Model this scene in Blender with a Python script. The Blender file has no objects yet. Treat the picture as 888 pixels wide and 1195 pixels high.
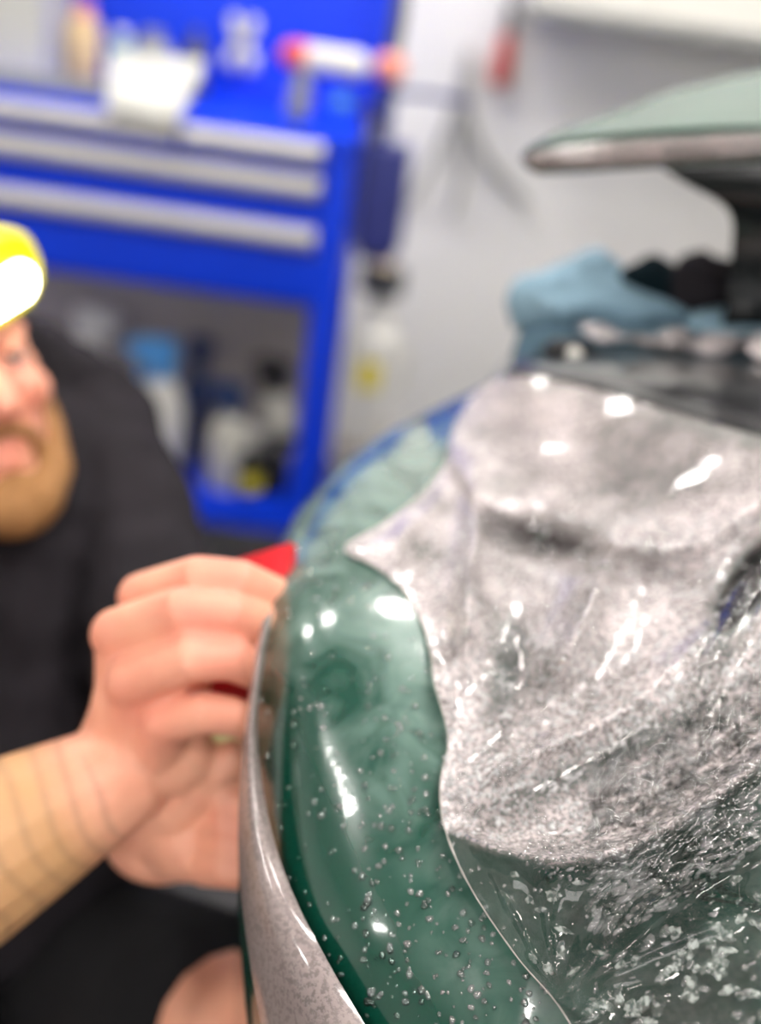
import bpy, bmesh, math, random
import numpy as np
from mathutils import Vector, Matrix, noise

# ------------------------------------------------------------------ camera, world, lights
S = bpy.context.scene
COL = S.collection
F_PX, CAM_H = 1300.0, 1.15
PITCH, ROLL = math.radians(25), math.radians(8)
FW = np.array([0, math.cos(PITCH), -math.sin(PITCH)])
_r0 = np.array([1.0, 0, 0]); _u0 = np.array([0, math.sin(PITCH), math.cos(PITCH)])
RT = math.cos(ROLL) * _r0 + math.sin(ROLL) * _u0
UP = -math.sin(ROLL) * _r0 + math.cos(ROLL) * _u0
CP = np.array([0, 0, CAM_H])
cam_d = bpy.data.cameras.new('camera')
cam = bpy.data.objects.new('camera', cam_d); COL.objects.link(cam)
cam.matrix_world = Matrix(((RT[0], UP[0], -FW[0], 0), (RT[1], UP[1], -FW[1], 0), (RT[2], UP[2], -FW[2], CAM_H), (0, 0, 0, 1)))
cam_d.sensor_fit = 'VERTICAL'; cam_d.sensor_height = 36.0
cam_d.lens = 36.0 * F_PX / 1195.0
cam_d.clip_start = 0.02
cam_d.dof.use_dof = True
cam_d.dof.focus_distance = 0.475
cam_d.dof.aperture_fstop = 2.4
S.camera = cam
S.view_settings.view_transform = 'Standard'
S.view_settings.look = 'None'
S.view_settings.gamma = 1.0
S.view_settings.exposure = 0.15
S.view_settings.use_curve_mapping = False

W = bpy.data.worlds.new('shop_ambient'); S.world = W; W.use_nodes = True
W.node_tree.nodes['Background'].inputs[0].default_value = (0.80, 0.76, 0.76, 1)
W.node_tree.nodes['Background'].inputs[1].default_value = 0.15

# ------------------------------------------------------------------ helpers
def ray(x, y): return FW + RT * (x - 444.0) / F_PX - UP * (y - 597.5) / F_PX
def D(x, y, d): return CP + ray(x, y) * d                       # image direction + real distance -> place in the room
def PY(x, y, Y): k = ray(x, y); return CP + k * (Y / k[1])
rnd = random.Random(7)

def newmat(name):
    m = bpy.data.materials.new(name); m.use_nodes = True
    return m, m.node_tree, m.node_tree.nodes['Principled BSDF']
def mat(name, col, rough=0.5, metal=0.0, var=0.12, scale=40.0, bump=0.0, bscale=200.0, coat=0.0, spec=0.5, emit=None, es=1.0, trans=0.0):
    m, t, b = newmat(name)
    N, L = t.nodes, t.links
    tc = N.new('ShaderNodeTexCoord')
    nz = N.new('ShaderNodeTexNoise'); nz.inputs['Scale'].default_value = scale; nz.inputs['Detail'].default_value = 4
    L.new(tc.outputs['Object'], nz.inputs['Vector'])
    mx = N.new('ShaderNodeMix'); mx.data_type = 'RGBA'
    mx.inputs[6].default_value = (*[c * (1 - var) for c in col], 1)
    mx.inputs[7].default_value = (*[min(1, c * (1 + var)) for c in col], 1)
    L.new(nz.outputs['Fac'], mx.inputs[0]); L.new(mx.outputs[2], b.inputs['Base Color'])
    b.inputs['Roughness'].default_value = rough; b.inputs['Metallic'].default_value = metal
    b.inputs['Coat Weight'].default_value = coat; b.inputs['Coat Roughness'].default_value = 0.05
    b.inputs['Specular IOR Level'].default_value = spec
    b.inputs['Transmission Weight'].default_value = trans
    if bump:
        n2 = N.new('ShaderNodeTexNoise'); n2.inputs['Scale'].default_value = bscale; n2.inputs['Detail'].default_value = 3
        L.new(tc.outputs['Object'], n2.inputs['Vector'])
        bp = N.new('ShaderNodeBump'); bp.inputs['Strength'].default_value = bump; bp.inputs['Distance'].default_value = 0.002
        L.new(n2.outputs['Fac'], bp.inputs['Height']); L.new(bp.outputs['Normal'], b.inputs['Normal'])
    if emit:
        b.inputs['Emission Color'].default_value = (*emit, 1); b.inputs['Emission Strength'].default_value = es
    return m

def srgb(r, g, b):
    f = lambda c: (c / 255 / 12.92) if c / 255 <= 0.04045 else ((c / 255 + 0.055) / 1.055) ** 2.4
    return (f(r), f(g), f(b))

class G:
    """collects geometry in room coordinates"""
    def __init__(s): s.v = []; s.f = []
    def add(s, vs, fs):
        o = len(s.v); s.v += [tuple(map(float, v)) for v in vs]; s.f += [tuple(i + o for i in f) for f in fs]; return s
    def bm(s, bm, M=None):
        bm.verts.index_update()
        s.add([(M @ v.co) if M else v.co for v in bm.verts], [[v.index for v in f.verts] for f in bm.faces]); bm.free(); return s
    def box(s, lo, hi, bev=0.0, M=None, seg=2):
        bm = bmesh.new(); bmesh.ops.create_cube(bm, size=1)
        lo, hi = Vector(lo), Vector(hi)
        for v in bm.verts: v.co = Vector([(lo[i] + hi[i]) / 2 + v.co[i] * (hi[i] - lo[i]) for i in range(3)])
        if bev: bmesh.ops.bevel(bm, geom=bm.edges[:], offset=bev, segments=seg, affect='EDGES', profile=0.6)
        return s.bm(bm, M)
    def lathe(s, prof, c, n=20, M=None):
        vs, fs = [], []
        for r, z in prof:
            for k in range(n):
                a = 2 * math.pi * k / n; vs.append(Vector((r * math.cos(a), r * math.sin(a), z)))
        for i in range(len(prof) - 1):
            for k in range(n):
                fs.append((i * n + k, i * n + (k + 1) % n, (i + 1) * n + (k + 1) % n, (i + 1) * n + k))
        fs.append(tuple(range(n))[::-1]); fs.append(tuple((len(prof) - 1) * n + k for k in range(n)))
        M = M or Matrix(); T = Matrix.Translation(Vector(c)) @ M
        return s.add([T @ v for v in vs], fs)
    def tube(s, pts, rad, n=10, caps=True):
        pts = [Vector(p) for p in pts]
        if not hasattr(rad, '__len__'): rad = [rad] * len(pts)
        P, R = list(pts), list(rad)
        if caps:   # rounded ends
            d0 = (P[0] - P[1]).normalized(); d1 = (P[-1] - P[-2]).normalized()
            hs = [(0.95, 0.3), (0.7, 0.72), (0.35, 0.94)]
            P = [P[0] + d0 * R[0] * a for a, _ in hs] + P + [P[-1] + d1 * R[-1] * a for a, _ in reversed(hs)]
            R = [R[0] * b for _, b in hs] + R + [R[-1] * b for _, b in reversed(hs)]
        vs, fs = [], []; u = None
        for i, p in enumerate(P):
            t = (P[min(i + 1, len(P) - 1)] - P[max(i - 1, 0)]).normalized()
            if u is None: u = t.orthogonal().normalized()
            u = (u - t * u.dot(t)).normalized(); w = t.cross(u)
            for k in range(n):
                a = 2 * math.pi * k / n; vs.append(p + (u * math.cos(a) + w * math.sin(a)) * R[i])
        for i in range(len(P) - 1):
            for k in range(n): fs.append((i * n + k, i * n + (k + 1) % n, (i + 1) * n + (k + 1) % n, (i + 1) * n + k))
        fs.append(tuple(range(n))[::-1]); fs.append(tuple((len(P) - 1) * n + k for k in range(n)))
        return s.add(vs, fs)
    def ell(s, c, r, M=None, u=20, v=12):
        bm = bmesh.new(); bmesh.ops.create_uvsphere(bm, u_segments=u, v_segments=v, radius=1)
        T = Matrix.Translation(Vector(c)) @ (M.to_4x4() if M else Matrix()) @ Matrix.Diagonal((*r, 1))
        return s.bm(bm, T)
    def prism(s, poly, d):
        """outline (list of 3D points) pushed along vector d"""
        n = len(poly); d = Vector(d)
        vs = [Vector(p) for p in poly] + [Vector(p) + d for p in poly]
        fs = [tuple(range(n))[::-1], tuple(range(n, 2 * n))] + [(i, (i + 1) % n, n + (i + 1) % n, n + i) for i in range(n)]
        return s.add(vs, fs)

def build(name, g, m, parent=None, smooth=False, angle=None):
    me = bpy.data.meshes.new(name)
    if parent is None:
        a = np.array(g.v); org = Vector(((a[:, 0].min() + a[:, 0].max()) / 2, (a[:, 1].min() + a[:, 1].max()) / 2, a[:, 2].min()))
    else:
        p = parent
        while p.parent: p = p.parent
        org = p.location.copy()
    me.from_pydata([(v[0] - org[0], v[1] - org[1], v[2] - org[2]) for v in g.v], [], g.f)
    bm = bmesh.new(); bm.from_mesh(me); bmesh.ops.recalc_face_normals(bm, faces=bm.faces[:]); bm.to_mesh(me); bm.free()
    if smooth: me.polygons.foreach_set('use_smooth', [True] * len(me.polygons))
    if smooth and angle: me.set_sharp_from_angle(angle=math.radians(angle))
    me.materials.append(m)
    o = bpy.data.objects.new(name, me); COL.objects.link(o)
    if parent is None: o.location = org
    else: o.parent = parent
    return o
def blob(name, g, m, parent=None, voxel=0.003, smooth_it=6, fac=0.5):
    """closed overlapping pieces fused into one continuous skin"""
    o = build(name, g, m, parent, True)
    md = o.modifiers.new('r', 'REMESH'); md.mode = 'VOXEL'; md.voxel_size = voxel; md.use_smooth_shade = True
    sm = o.modifiers.new('s', 'SMOOTH'); sm.factor = fac; sm.iterations = smooth_it
    dg = bpy.context.evaluated_depsgraph_get()
    me = bpy.data.meshes.new_from_object(o.evaluated_get(dg))
    o.modifiers.clear(); old = o.data; o.data = me; bpy.data.meshes.remove(old); me.name = name
    me.polygons.foreach_set('use_smooth', [True] * len(me.polygons))
    return o
def tag(o, label, cat, group=None):
    o['label'] = label; o['category'] = cat
    if group: o['group'] = group
    return o
def thing(name, loc, label, cat, group=None):
    o = bpy.data.objects.new(name, None); COL.objects.link(o); o.location = Vector(loc); o.empty_display_size = 0.05
    return tag(o, label, cat, group)
def struct(o): o['kind'] = 'structure'; return o
def rotm(ax, deg): return Matrix.Rotation(math.radians(deg), 4, ax)
def at(loc, M=None): return Matrix.Translation(Vector(loc)) @ (M or Matrix())

# ------------------------------------------------------------------ materials
M = {}
M['wall'] = mat('wall_paint', srgb(244, 243, 240), 0.7, var=0.03, scale=6, bump=0.15, bscale=120)
M['ceil'] = mat('ceiling_paint', srgb(235, 226, 224), 0.8, var=0.03)
M['floor'] = mat('dark_concrete', srgb(62, 61, 62), 0.55, var=0.25, scale=5, bump=0.2)
M['blue'] = mat('blue_powdercoat', srgb(0, 60, 226), 0.45, var=0.05, spec=0.3)
M['blue_dark'] = mat('navy_plastic', srgb(42, 50, 118), 0.5)
M['navy'] = mat('navy_cap_plastic', srgb(28, 52, 98), 0.4)
M['lblue'] = mat('light_blue_plastic', srgb(84, 158, 224), 0.4)
M['alu'] = mat('brushed_aluminium', srgb(196, 194, 192), 0.42, metal=0.35, var=0.06, scale=80)
M['greyp'] = mat('grey_sheet_metal', srgb(168, 160, 152), 0.6, var=0.08)
M['white'] = mat('white_plastic', srgb(226, 224, 216), 0.45, var=0.03)
M['paper'] = mat('white_paper', srgb(198, 198, 190), 0.8, var=0.03)
M['frost'] = mat('frosted_bottle', srgb(198, 196, 184), 0.4, var=0.08)
M['black'] = mat('black_rubber', srgb(18, 18, 20), 0.5)
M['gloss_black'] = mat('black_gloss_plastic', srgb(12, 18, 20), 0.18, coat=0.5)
M['dgrey'] = mat('dark_grey_plastic', srgb(70, 72, 76), 0.5)
M['mgrey'] = mat('mid_grey_plastic', srgb(140, 142, 140), 0.5)
M['red'] = mat('red_plastic', srgb(214, 26, 40), 0.4)
M['redtool'] = mat('red_handle_plastic', srgb(222, 84, 74), 0.4)
M['yellow'] = mat('yellow_label', srgb(232, 214, 36), 0.5)
M['orange'] = mat('orange_pink_rubber', srgb(232, 150, 130), 0.5)
M['beige'] = mat('masking_tape', srgb(214, 186, 140), 0.7)
M['teal'] = mat('grey_green_plastic', srgb(120, 158, 166), 0.5)
M['shirt'] = mat('black_cotton', srgb(40, 37, 41), 0.95, var=0.35, scale=14, bump=0.5, bscale=500, spec=0.15)
M['shorts'] = mat('charcoal_cotton', srgb(26, 26, 28), 0.95, var=0.3, scale=20, bump=0.4, bscale=500, spec=0.15)
M['beard'] = mat('sandy_beard_hair', srgb(158, 112, 66), 0.8, var=0.35, scale=160, bump=0.9, bscale=420)
M['hair'] = mat('brown_hair', srgb(88, 62, 40), 0.8, var=0.35, scale=160, bump=0.9, bscale=420)
M['eye'] = mat('eye_white', srgb(225, 220, 214), 0.2)
M['iris'] = mat('iris_dark', srgb(50, 45, 40), 0.2)
M['lampcase'] = mat('yellow_lamp_case', srgb(240, 226, 20), 0.4, emit=srgb(240, 226, 20), es=0.25)
M['lens'] = mat('lit_led_lens', (1, 1, 0.9), 0.3, emit=(1.0, 0.98, 0.82), es=14.0)
M['led'] = mat('led_diffuser', (1, 1, 1), 0.5, emit=(1.0, 0.965, 0.92), es=58.0)
M['strap'] = mat('teal_elastic_strap', srgb(96, 140, 150), 0.9, bump=0.4, bscale=600)
M['cloth'] = mat('blue_microfibre', srgb(150, 182, 200), 0.95, var=0.22, scale=45, bump=0.9, bscale=700, spec=0.1)
M['cloth2'] = mat('slate_blue_microfibre', srgb(92, 118, 134), 0.95, var=0.25, scale=45, bump=0.9, bscale=700, spec=0.1)
M['cloth3'] = mat('black_teal_cloth', srgb(18, 34, 40), 0.95, var=0.3, scale=45, bump=0.9, bscale=700, spec=0.1)
M['trim'] = mat('black_wet_trim', srgb(40, 40, 42), 0.28, var=0.4, scale=25, coat=0.6, bump=0.25, bscale=60)
M['tyre'] = mat('tyre_rubber', srgb(24, 24, 25), 0.8, bump=0.4)
M['rim'] = mat('dark_wheel_alloy', srgb(60, 62, 64), 0.35, metal=0.8)
M['tan'] = mat('cream_foam', srgb(206, 196, 140), 0.8)

def skin_mat():
    m, t, b = newmat('skin'); N, L = t.nodes, t.links
    tc = N.new('ShaderNodeTexCoord')
    nz = N.new('ShaderNodeTexNoise'); nz.inputs['Scale'].default_value = 22; nz.inputs['Detail'].default_value = 4
    L.new(tc.outputs['Object'], nz.inputs['Vector'])
    cr = N.new('ShaderNodeValToRGB'); e = cr.color_ramp.elements
    e[0].position = 0.3; e[0].color = (*srgb(222, 150, 124), 1); e[1].position = 0.72; e[1].color = (*srgb(240, 176, 146), 1)
    L.new(nz.outputs['Fac'], cr.inputs['Fac'])
    at_ = N.new('ShaderNodeAttribute'); at_.attribute_name = 'tan'
    mx = N.new('ShaderNodeMix'); mx.data_type = 'RGBA'; mx.inputs[7].default_value = (*srgb(188, 146, 98), 1)
    L.new(at_.outputs['Fac'], mx.inputs[0]); L.new(cr.outputs[0], mx.inputs[6])
    # tattooed bands round the forearm
    a2 = N.new('ShaderNodeAttribute'); a2.attribute_name = 'ink'
    m2 = N.new('ShaderNodeMix'); m2.data_type = 'RGBA'; m2.inputs[7].default_value = (*srgb(96, 80, 62), 1)
    L.new(a2.outputs['Fac'], m2.inputs[0]); L.new(mx.outputs[2], m2.inputs[6])
    a3 = N.new('ShaderNodeAttribute'); a3.attribute_name = 'flush'
    m3 = N.new('ShaderNodeMix'); m3.data_type = 'RGBA'; m3.inputs[7].default_value = (*srgb(222, 108, 96), 1)
    L.new(a3.outputs['Fac'], m3.inputs[0]); L.new(m2.outputs[2], m3.inputs[6])
    L.new(m3.outputs[2], b.inputs['Base Color'])
    b.inputs['Roughness'].default_value = 0.5; b.inputs['Subsurface Weight'].default_value = 0.12
    b.inputs['Subsurface Radius'].default_value = (0.01, 0.004, 0.002); b.inputs['Subsurface Scale'].default_value = 0.5
    bp = N.new('ShaderNodeBump'); bp.inputs['Strength'].default_value = 0.25; bp.inputs['Distance'].default_value = 0.001
    n2 = N.new('ShaderNodeTexNoise'); n2.inputs['Scale'].default_value = 350
    L.new(tc.outputs['Object'], n2.inputs['Vector']); L.new(n2.outputs['Fac'], bp.inputs['Height']); L.new(bp.outputs['Normal'], b.inputs['Normal'])
    return m
M['skin'] = skin_mat()

def paint_mat():
    """deep green car lacquer, wet, with a thin dried-soap haze where the attribute says so"""
    m, t, b = newmat('green_lacquer'); N, L = t.nodes, t.links
    tc = N.new('ShaderNodeTexCoord')
    a = N.new('ShaderNodeAttribute'); a.attribute_name = 'mist'
    n1 = N.new('ShaderNodeTexNoise'); n1.inputs['Scale'].default_value = 28; n1.inputs['Detail'].default_value = 6; n1.inputs['Distortion'].default_value = 1.2
    L.new(tc.outputs['Object'], n1.inputs['Vector'])
    mr = N.new('ShaderNodeMapRange'); mr.inputs[1].default_value = 0.32; mr.inputs[2].default_value = 0.72
    L.new(n1.outputs['Fac'], mr.inputs[0])
    mu = N.new('ShaderNodeMath'); mu.operation = 'MULTIPLY'
    L.new(mr.outputs[0], mu.inputs[0]); L.new(a.outputs['Fac'], mu.inputs[1])
    mx = N.new('ShaderNodeMix'); mx.data_type = 'RGBA'
    mx.inputs[6].default_value = (*srgb(6, 62, 48), 1); mx.inputs[7].default_value = (*srgb(116, 142, 132), 1)
    L.new(mu.outputs[0], mx.inputs[0]); L.new(mx.outputs[2], b.inputs['Base Color'])
    b.inputs['Roughness'].default_value = 0.22; b.inputs['Coat Weight'].default_value = 1.0; b.inputs['Coat Roughness'].default_value = 0.03
    vo = N.new('ShaderNodeTexNoise'); vo.inputs['Scale'].default_value = 60; vo.inputs['Detail'].default_value = 3
    L.new(tc.outputs['Object'], vo.inputs['Vector'])
    bp = N.new('ShaderNodeBump'); bp.inputs['Strength'].default_value = 0.08; bp.inputs['Distance'].default_value = 0.003
    L.new(vo.outputs['Fac'], bp.inputs['Height']); L.new(bp.outputs['Normal'], b.inputs['Coat Normal'])
    return m
M['paint'] = paint_mat()
M['wing'] = mat('green_wing_lacquer_soapy', srgb(66, 92, 82), 0.38, var=0.35, scale=18, spec=0.25, coat=0.08)

def film_mat(name, tint=(0.80, 0.705, 0.70), dark=(0.29, 0.255, 0.25)):
    """clear urethane film: see-through and glossy, milky where slip solution beads densely on it"""
    m, t, b = newmat(name); N, L = t.nodes, t.links
    out = N['Material Output']
    tc = N.new('ShaderNodeTexCoord')
    a = N.new('ShaderNodeAttribute'); a.attribute_name = 'milk'
    v1 = N.new('ShaderNodeTexNoise'); v1.inputs['Scale'].default_value = 400; v1.inputs['Detail'].default_value = 5; v1.inputs['Roughness'].default_value = .65
    n1 = N.new('ShaderNodeTexNoise'); n1.inputs['Scale'].default_value = 32; n1.inputs['Detail'].default_value = 5
    for n in (v1, n1): L.new(tc.outputs['Object'], n.inputs['Vector'])
    # bead mask: bright beads, darker gaps
    mr = N.new('ShaderNodeMapRange'); mr.inputs[1].default_value = 0.45; mr.inputs[2].default_value = 0.55
    L.new(v1.outputs['Fac'], mr.inputs[0])
    mr2 = N.new('ShaderNodeMapRange'); mr2.inputs[1].default_value = 0.36; mr2.inputs[2].default_value = 0.66
    L.new(n1.outputs['Fac'], mr2.inputs[0])
    mixb = N.new('ShaderNodeMath'); mixb.operation = 'MULTIPLY_ADD'; mixb.inputs[1].default_value = 0.6
    L.new(mr.outputs[0], mixb.inputs[0])
    sc = N.new('ShaderNodeMath'); sc.operation = 'MULTIPLY'; sc.inputs[1].default_value = 0.4
    L.new(mr2.outputs[0], sc.inputs[0]); L.new(sc.outputs[0], mixb.inputs[2])
    mx = N.new('ShaderNodeMix'); mx.data_type = 'RGBA'
    mx.inputs[6].default_value = (*dark, 1); mx.inputs[7].default_value = (*tint, 1)
    L.new(mixb.outputs[0], mx.inputs[0]); L.new(mx.outputs[2], b.inputs['Base Color'])
    b.inputs['Roughness'].default_value = 0.38
    b.inputs['Coat Weight'].default_value = 1.0; b.inputs['Coat Roughness'].default_value = 0.10
    bp = N.new('ShaderNodeBump'); bp.inputs['Strength'].default_value = 0.30; bp.inputs['Distance'].default_value = 0.0012
    L.new(mr.outputs[0], bp.inputs['Height']); L.new(bp.outputs['Normal'], b.inputs['Normal'])
    # clear film
    tr = N.new('ShaderNodeBsdfTransparent'); tr.inputs[0].default_value = (0.93, 0.95, 0.94, 1)
    gl = N.new('ShaderNodeBsdfGlossy'); gl.inputs['Roughness'].default_value = 0.04
    fr = N.new('ShaderNodeFresnel'); fr.inputs['IOR'].default_value = 1.55
    b2 = N.new('ShaderNodeBump'); b2.inputs['Strength'].default_value = 0.10; b2.inputs['Distance'].default_value = 0.0015
    n3 = N.new('ShaderNodeTexNoise'); n3.inputs['Scale'].default_value = 55; n3.inputs['Detail'].default_value = 3
    L.new(tc.outputs['Object'], n3.inputs['Vector']); L.new(n3.outputs['Fac'], b2.inputs['Height'])
    L.new(b2.outputs['Normal'], gl.inputs['Normal']); L.new(b2.outputs['Normal'], fr.inputs['Normal'])
    ms = N.new('ShaderNodeMixShader'); L.new(fr.outputs[0], ms.inputs[0]); L.new(tr.outputs[0], ms.inputs[1]); L.new(gl.outputs[0], ms.inputs[2])
    # milk amount broken up by beads
    ml = N.new('ShaderNodeMath'); ml.operation = 'MULTIPLY_ADD'; ml.inputs[1].default_value = 0.55; ml.inputs[2].default_value = 0.55
    L.new(mixb.outputs[0], ml.inputs[0])
    mm = N.new('ShaderNodeMath'); mm.operation = 'MULTIPLY'; mm.use_clamp = True
    L.new(ml.outputs[0], mm.inputs[0]); L.new(a.outputs['Fac'], mm.inputs[1])
    fin = N.new('ShaderNodeMixShader'); L.new(mm.outputs[0], fin.inputs[0]); L.new(ms.outputs[0], fin.inputs[1]); L.new(b.outputs[0], fin.inputs[2])
    L.new(fin.outputs[0], out.inputs['Surface'])
    return m
M['film'] = film_mat('wet_protective_film')
M['film_strip'] = film_mat('wet_film_edge', (0.30, 0.24, 0.228), (0.17, 0.136, 0.13))

def water_mat(name, lo, hi):
    m, t, b = newmat(name); N, L = t.nodes, t.links
    out = N['Material Output']
    tr = N.new('ShaderNodeBsdfTransparent'); tr.inputs[0].default_value = (0.97, 0.98, 0.98, 1)
    gl = N.new('ShaderNodeBsdfGlossy'); gl.inputs['Roughness'].default_value = 0.05
    df = N.new('ShaderNodeBsdfDiffuse'); df.inputs[0].default_value = (0.8, 0.8, 0.8, 1)
    fr = N.new('ShaderNodeFresnel'); fr.inputs['IOR'].default_value = 1.9
    nz = N.new('ShaderNodeTexNoise'); nz.inputs['Scale'].default_value = 90
    tc = N.new('ShaderNodeTexCoord'); L.new(tc.outputs['Object'], nz.inputs['Vector'])
    mr = N.new('ShaderNodeMapRange'); mr.inputs[1].default_value = 0.4; mr.inputs[2].default_value = 0.65; mr.inputs[3].default_value = lo; mr.inputs[4].default_value = hi
    L.new(nz.outputs['Fac'], mr.inputs[0])
    rf = N.new('ShaderNodeBsdfGlass'); rf.inputs['IOR'].default_value = 1.33; rf.inputs['Roughness'].default_value = 0.0
    mt = N.new('ShaderNodeMixShader'); mt.inputs[0].default_value = 0.55; L.new(tr.outputs[0], mt.inputs[1]); L.new(rf.outputs[0], mt.inputs[2])
    m0 = N.new('ShaderNodeMixShader'); L.new(mr.outputs[0], m0.inputs[0]); L.new(mt.outputs[0], m0.inputs[1]); L.new(df.outputs[0], m0.inputs[2])
    ms = N.new('ShaderNodeMixShader'); L.new(fr.outputs[0], ms.inputs[0]); L.new(m0.outputs[0], ms.inputs[1]); L.new(gl.outputs[0], ms.inputs[2])
    L.new(ms.outputs[0], out.inputs['Surface'])
    return m
M['water'] = water_mat('water_bead', 0.0, 0.22)
M['milky'] = water_mat('soapy_water_bead', 0.25, 0.75)
def pool_mat():
    m, t, b = newmat('soapy_water_pool'); N, L = t.nodes, t.links
    tc = N.new('ShaderNodeTexCoord'); nz = N.new('ShaderNodeTexNoise'); nz.inputs['Scale'].default_value = 330; nz.inputs['Detail'].default_value = 4
    L.new(tc.outputs['Object'], nz.inputs['Vector'])
    mr = N.new('ShaderNodeMapRange'); mr.inputs[1].default_value = 0.42; mr.inputs[2].default_value = 0.60; mr.inputs[3].default_value = 0.10; mr.inputs[4].default_value = 0.80
    L.new(nz.outputs['Fac'], mr.inputs[0])
    b.inputs['Base Color'].default_value = (0.42, 0.46, 0.43, 1); b.inputs['Roughness'].default_value = 0.2
    tr = N.new('ShaderNodeBsdfTransparent'); ms = N.new('ShaderNodeMixShader')
    L.new(mr.outputs[0], ms.inputs[0]); L.new(tr.outputs[0], ms.inputs[1]); L.new(b.outputs[0], ms.inputs[2]); L.new(ms.outputs[0], N['Material Output'].inputs['Surface'])
    return m
M['pool'] = pool_mat()
M['edge'] = mat('film_edge_glint', srgb(172, 168, 162), 0.15, coat=1.0)
M['dark_patch'] = mat('brown_black_recess_shade', srgb(52, 40, 40), 0.35, coat=0.4)  # colour of the shade in the hollow

# ------------------------------------------------------------------ the room
struct(build('floor', G().box((-3.0, -2.5, -0.1), (3.0, 2.95, 0.0)), M['floor']))
WALL_Y = 2.75
wall = struct(build('wall_back', G().box((-3.0, WALL_Y, 0.0), (3.0, 2.95, 2.7)), M['wall']))
struct(build('wall_left', G().box((-3.2, -2.5, 0.0), (-3.0, 2.95, 2.7)), M['wall']))
struct(build('wall_right', G().box((3.0, -2.5, 0.0), (3.2, 2.95, 2.7)), M['wall']))
struct(build('wall_front', G().box((-3.2, -2.7, 0.0), (3.2, -2.5, .96)).box((-3.2, -2.7, 2.34), (3.2, -2.5, 2.7)).box((-3.2, -2.7, .96), (-1.34, -2.5, 2.34)).box((.94, -2.7, .96), (3.2, -2.5, 2.34)), M['wall']))
struct(build('ceiling', G().box((-3.2, -2.7, 2.7), (3.2, 2.95, 2.8)), M['ceil']))

# ceiling lights: square housings with a lit diffuser
def panel_light(x, y, label):
    z = 2.7; hx, hy = .19, .09
    t = thing('ceiling_light', (x, y, z - .07), label, 'ceiling light', 'panel lights on the ceiling')
    fr = G()
    for lo, hi in (((-hx - .02, -hy - .02), (hx + .02, -hy)), ((-hx - .02, hy), (hx + .02, hy + .02)), ((-hx - .02, -hy), (-hx, hy)), ((hx, -hy), (hx + .02, hy))):
        fr.box((x + lo[0], y + lo[1], z - .07), (x + hi[0], y + hi[1], z), .003)
    build('frame', fr, M['white'], t)
    build('diffuser', G().box((x - hx, y - hy, z - .062), (x + hx, y + hy, z - .004), .004), M['led'], t)
for x, y, where in [(-1.5, 1.6, 'left above the crouching person'), (.75, .15, 'right above the near end of the car'), (.9, 1.0, 'above the car wing'), (-.55, 1.75, 'above the blue tool trolley'),
                    (.5, 1.45, 'between the wing and the back wall'), (.32, 2.1, 'close to the back wall beside the trolley'), (-1.25, -.3, 'behind the viewer on the left'),
                    (.5, -.9, 'behind the viewer on the right'), (1.6, 0.0, 'far to the right of the car')]:
    panel_light(x, y, 'white ceiling panel light ' + where)

# added glowing window, unseen behind the viewer, fills light onto front-facing surfaces
M['fill_pane'] = mat('added_fill_light_pane', (.9, .95, 1), 0.4, emit=(1.0, 0.985, 0.96), es=4.6)
WF = -2.5
win = struct(build('added_fill_window', G().box((-1.3, WF - .02, 1.0), (.9, WF - .005, 2.3)), M['fill_pane']))
for lo, hi in (((-1.36, .94), (.96, 1.0)), ((-1.36, 2.3), (.96, 2.36)), ((-1.36, 1.0), (-1.3, 2.3)), ((.9, 1.0), (.96, 2.3)), ((-.23, 1.0), (-.17, 2.3))):
    build('fill_window_frame', G().box((lo[0], WF - .03, lo[1]), (hi[0], WF + .04, hi[1]), .004), M['white'], win)

# wall ledge at the top of the picture
lz = float(PY(750, 22, 2.42)[2])
ledge = thing('wall_shelf', (0.95, WALL_Y - .165, lz), 'white wall shelf with grey underside above the car wing', 'shelf')
build('board', G().box((0.155, 2.42, lz), (2.2, WALL_Y, lz + .16), .006), M['white'], ledge)
build('edge_strip', G().box((0.15, 2.412, lz - .022), (2.2, 2.45, lz + .002), .003), M['mgrey'], ledge)

# red handled tool hanging on the wall
c = PY(588, 60, WALL_Y - .03)
tl = thing('scraper', (c[0], c[1], c[2] - .06), 'red handled scraper hanging on the white wall', 'scraper')
p0, p1, p2 = PY(597, 12, WALL_Y - .03), PY(592, 45, WALL_Y - .03), PY(583, 90, WALL_Y - .03)
build('shank', G().tube([p0, (np.array(p0) + p1) / 2, p1], [.011, .011, .013], 12), M['dgrey'], tl, True)
build('handle', G().tube([p1, p1 * .5 + p2 * .5, p2], [.016, .021, .024], 14), M['redtool'], tl, True)
build('wall_hook', G().tube([(p0[0], WALL_Y, p0[2] + .03), (p0[0], WALL_Y - .045, p0[2] + .03), (p0[0], WALL_Y - .05, p0[2] + .045)], .004, 8), M['mgrey'], tl, True)

# clear hoses hanging in loops on the wall
def hose(pts, r, label):
    P = [PY(x, y, WALL_Y - .025) for x, y in pts]
    Q = []
    for i in range(len(P) - 1):
        for k in range(6):
            u = k / 6; a, b_, c_, d_ = P[max(i - 1, 0)], P[i], P[i + 1], P[min(i + 2, len(P) - 1)]
            Q.append(.5 * ((2 * b_) + (-a + c_) * u + (2 * a - 5 * b_ + 4 * c_ - d_) * u * u + (-a + 3 * b_ - 3 * c_ + d_) * u ** 3))
    Q.append(P[-1])
    tag(build('hose', G().tube(Q, r, 10), M['hose'], None, True), label, 'hose', 'hoses on the white wall')
M['hose'] = mat('translucent_grey_hose', srgb(176, 176, 172), 0.4)
hose([(548, 60), (530, 130), (505, 190), (478, 235)], .009, 'grey hose hanging nearest to the blue trolley')
hose([(548, 64), (548, 140), (575, 195), (612, 235)], .010, 'grey hose slanting down towards the wing tip')
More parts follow.
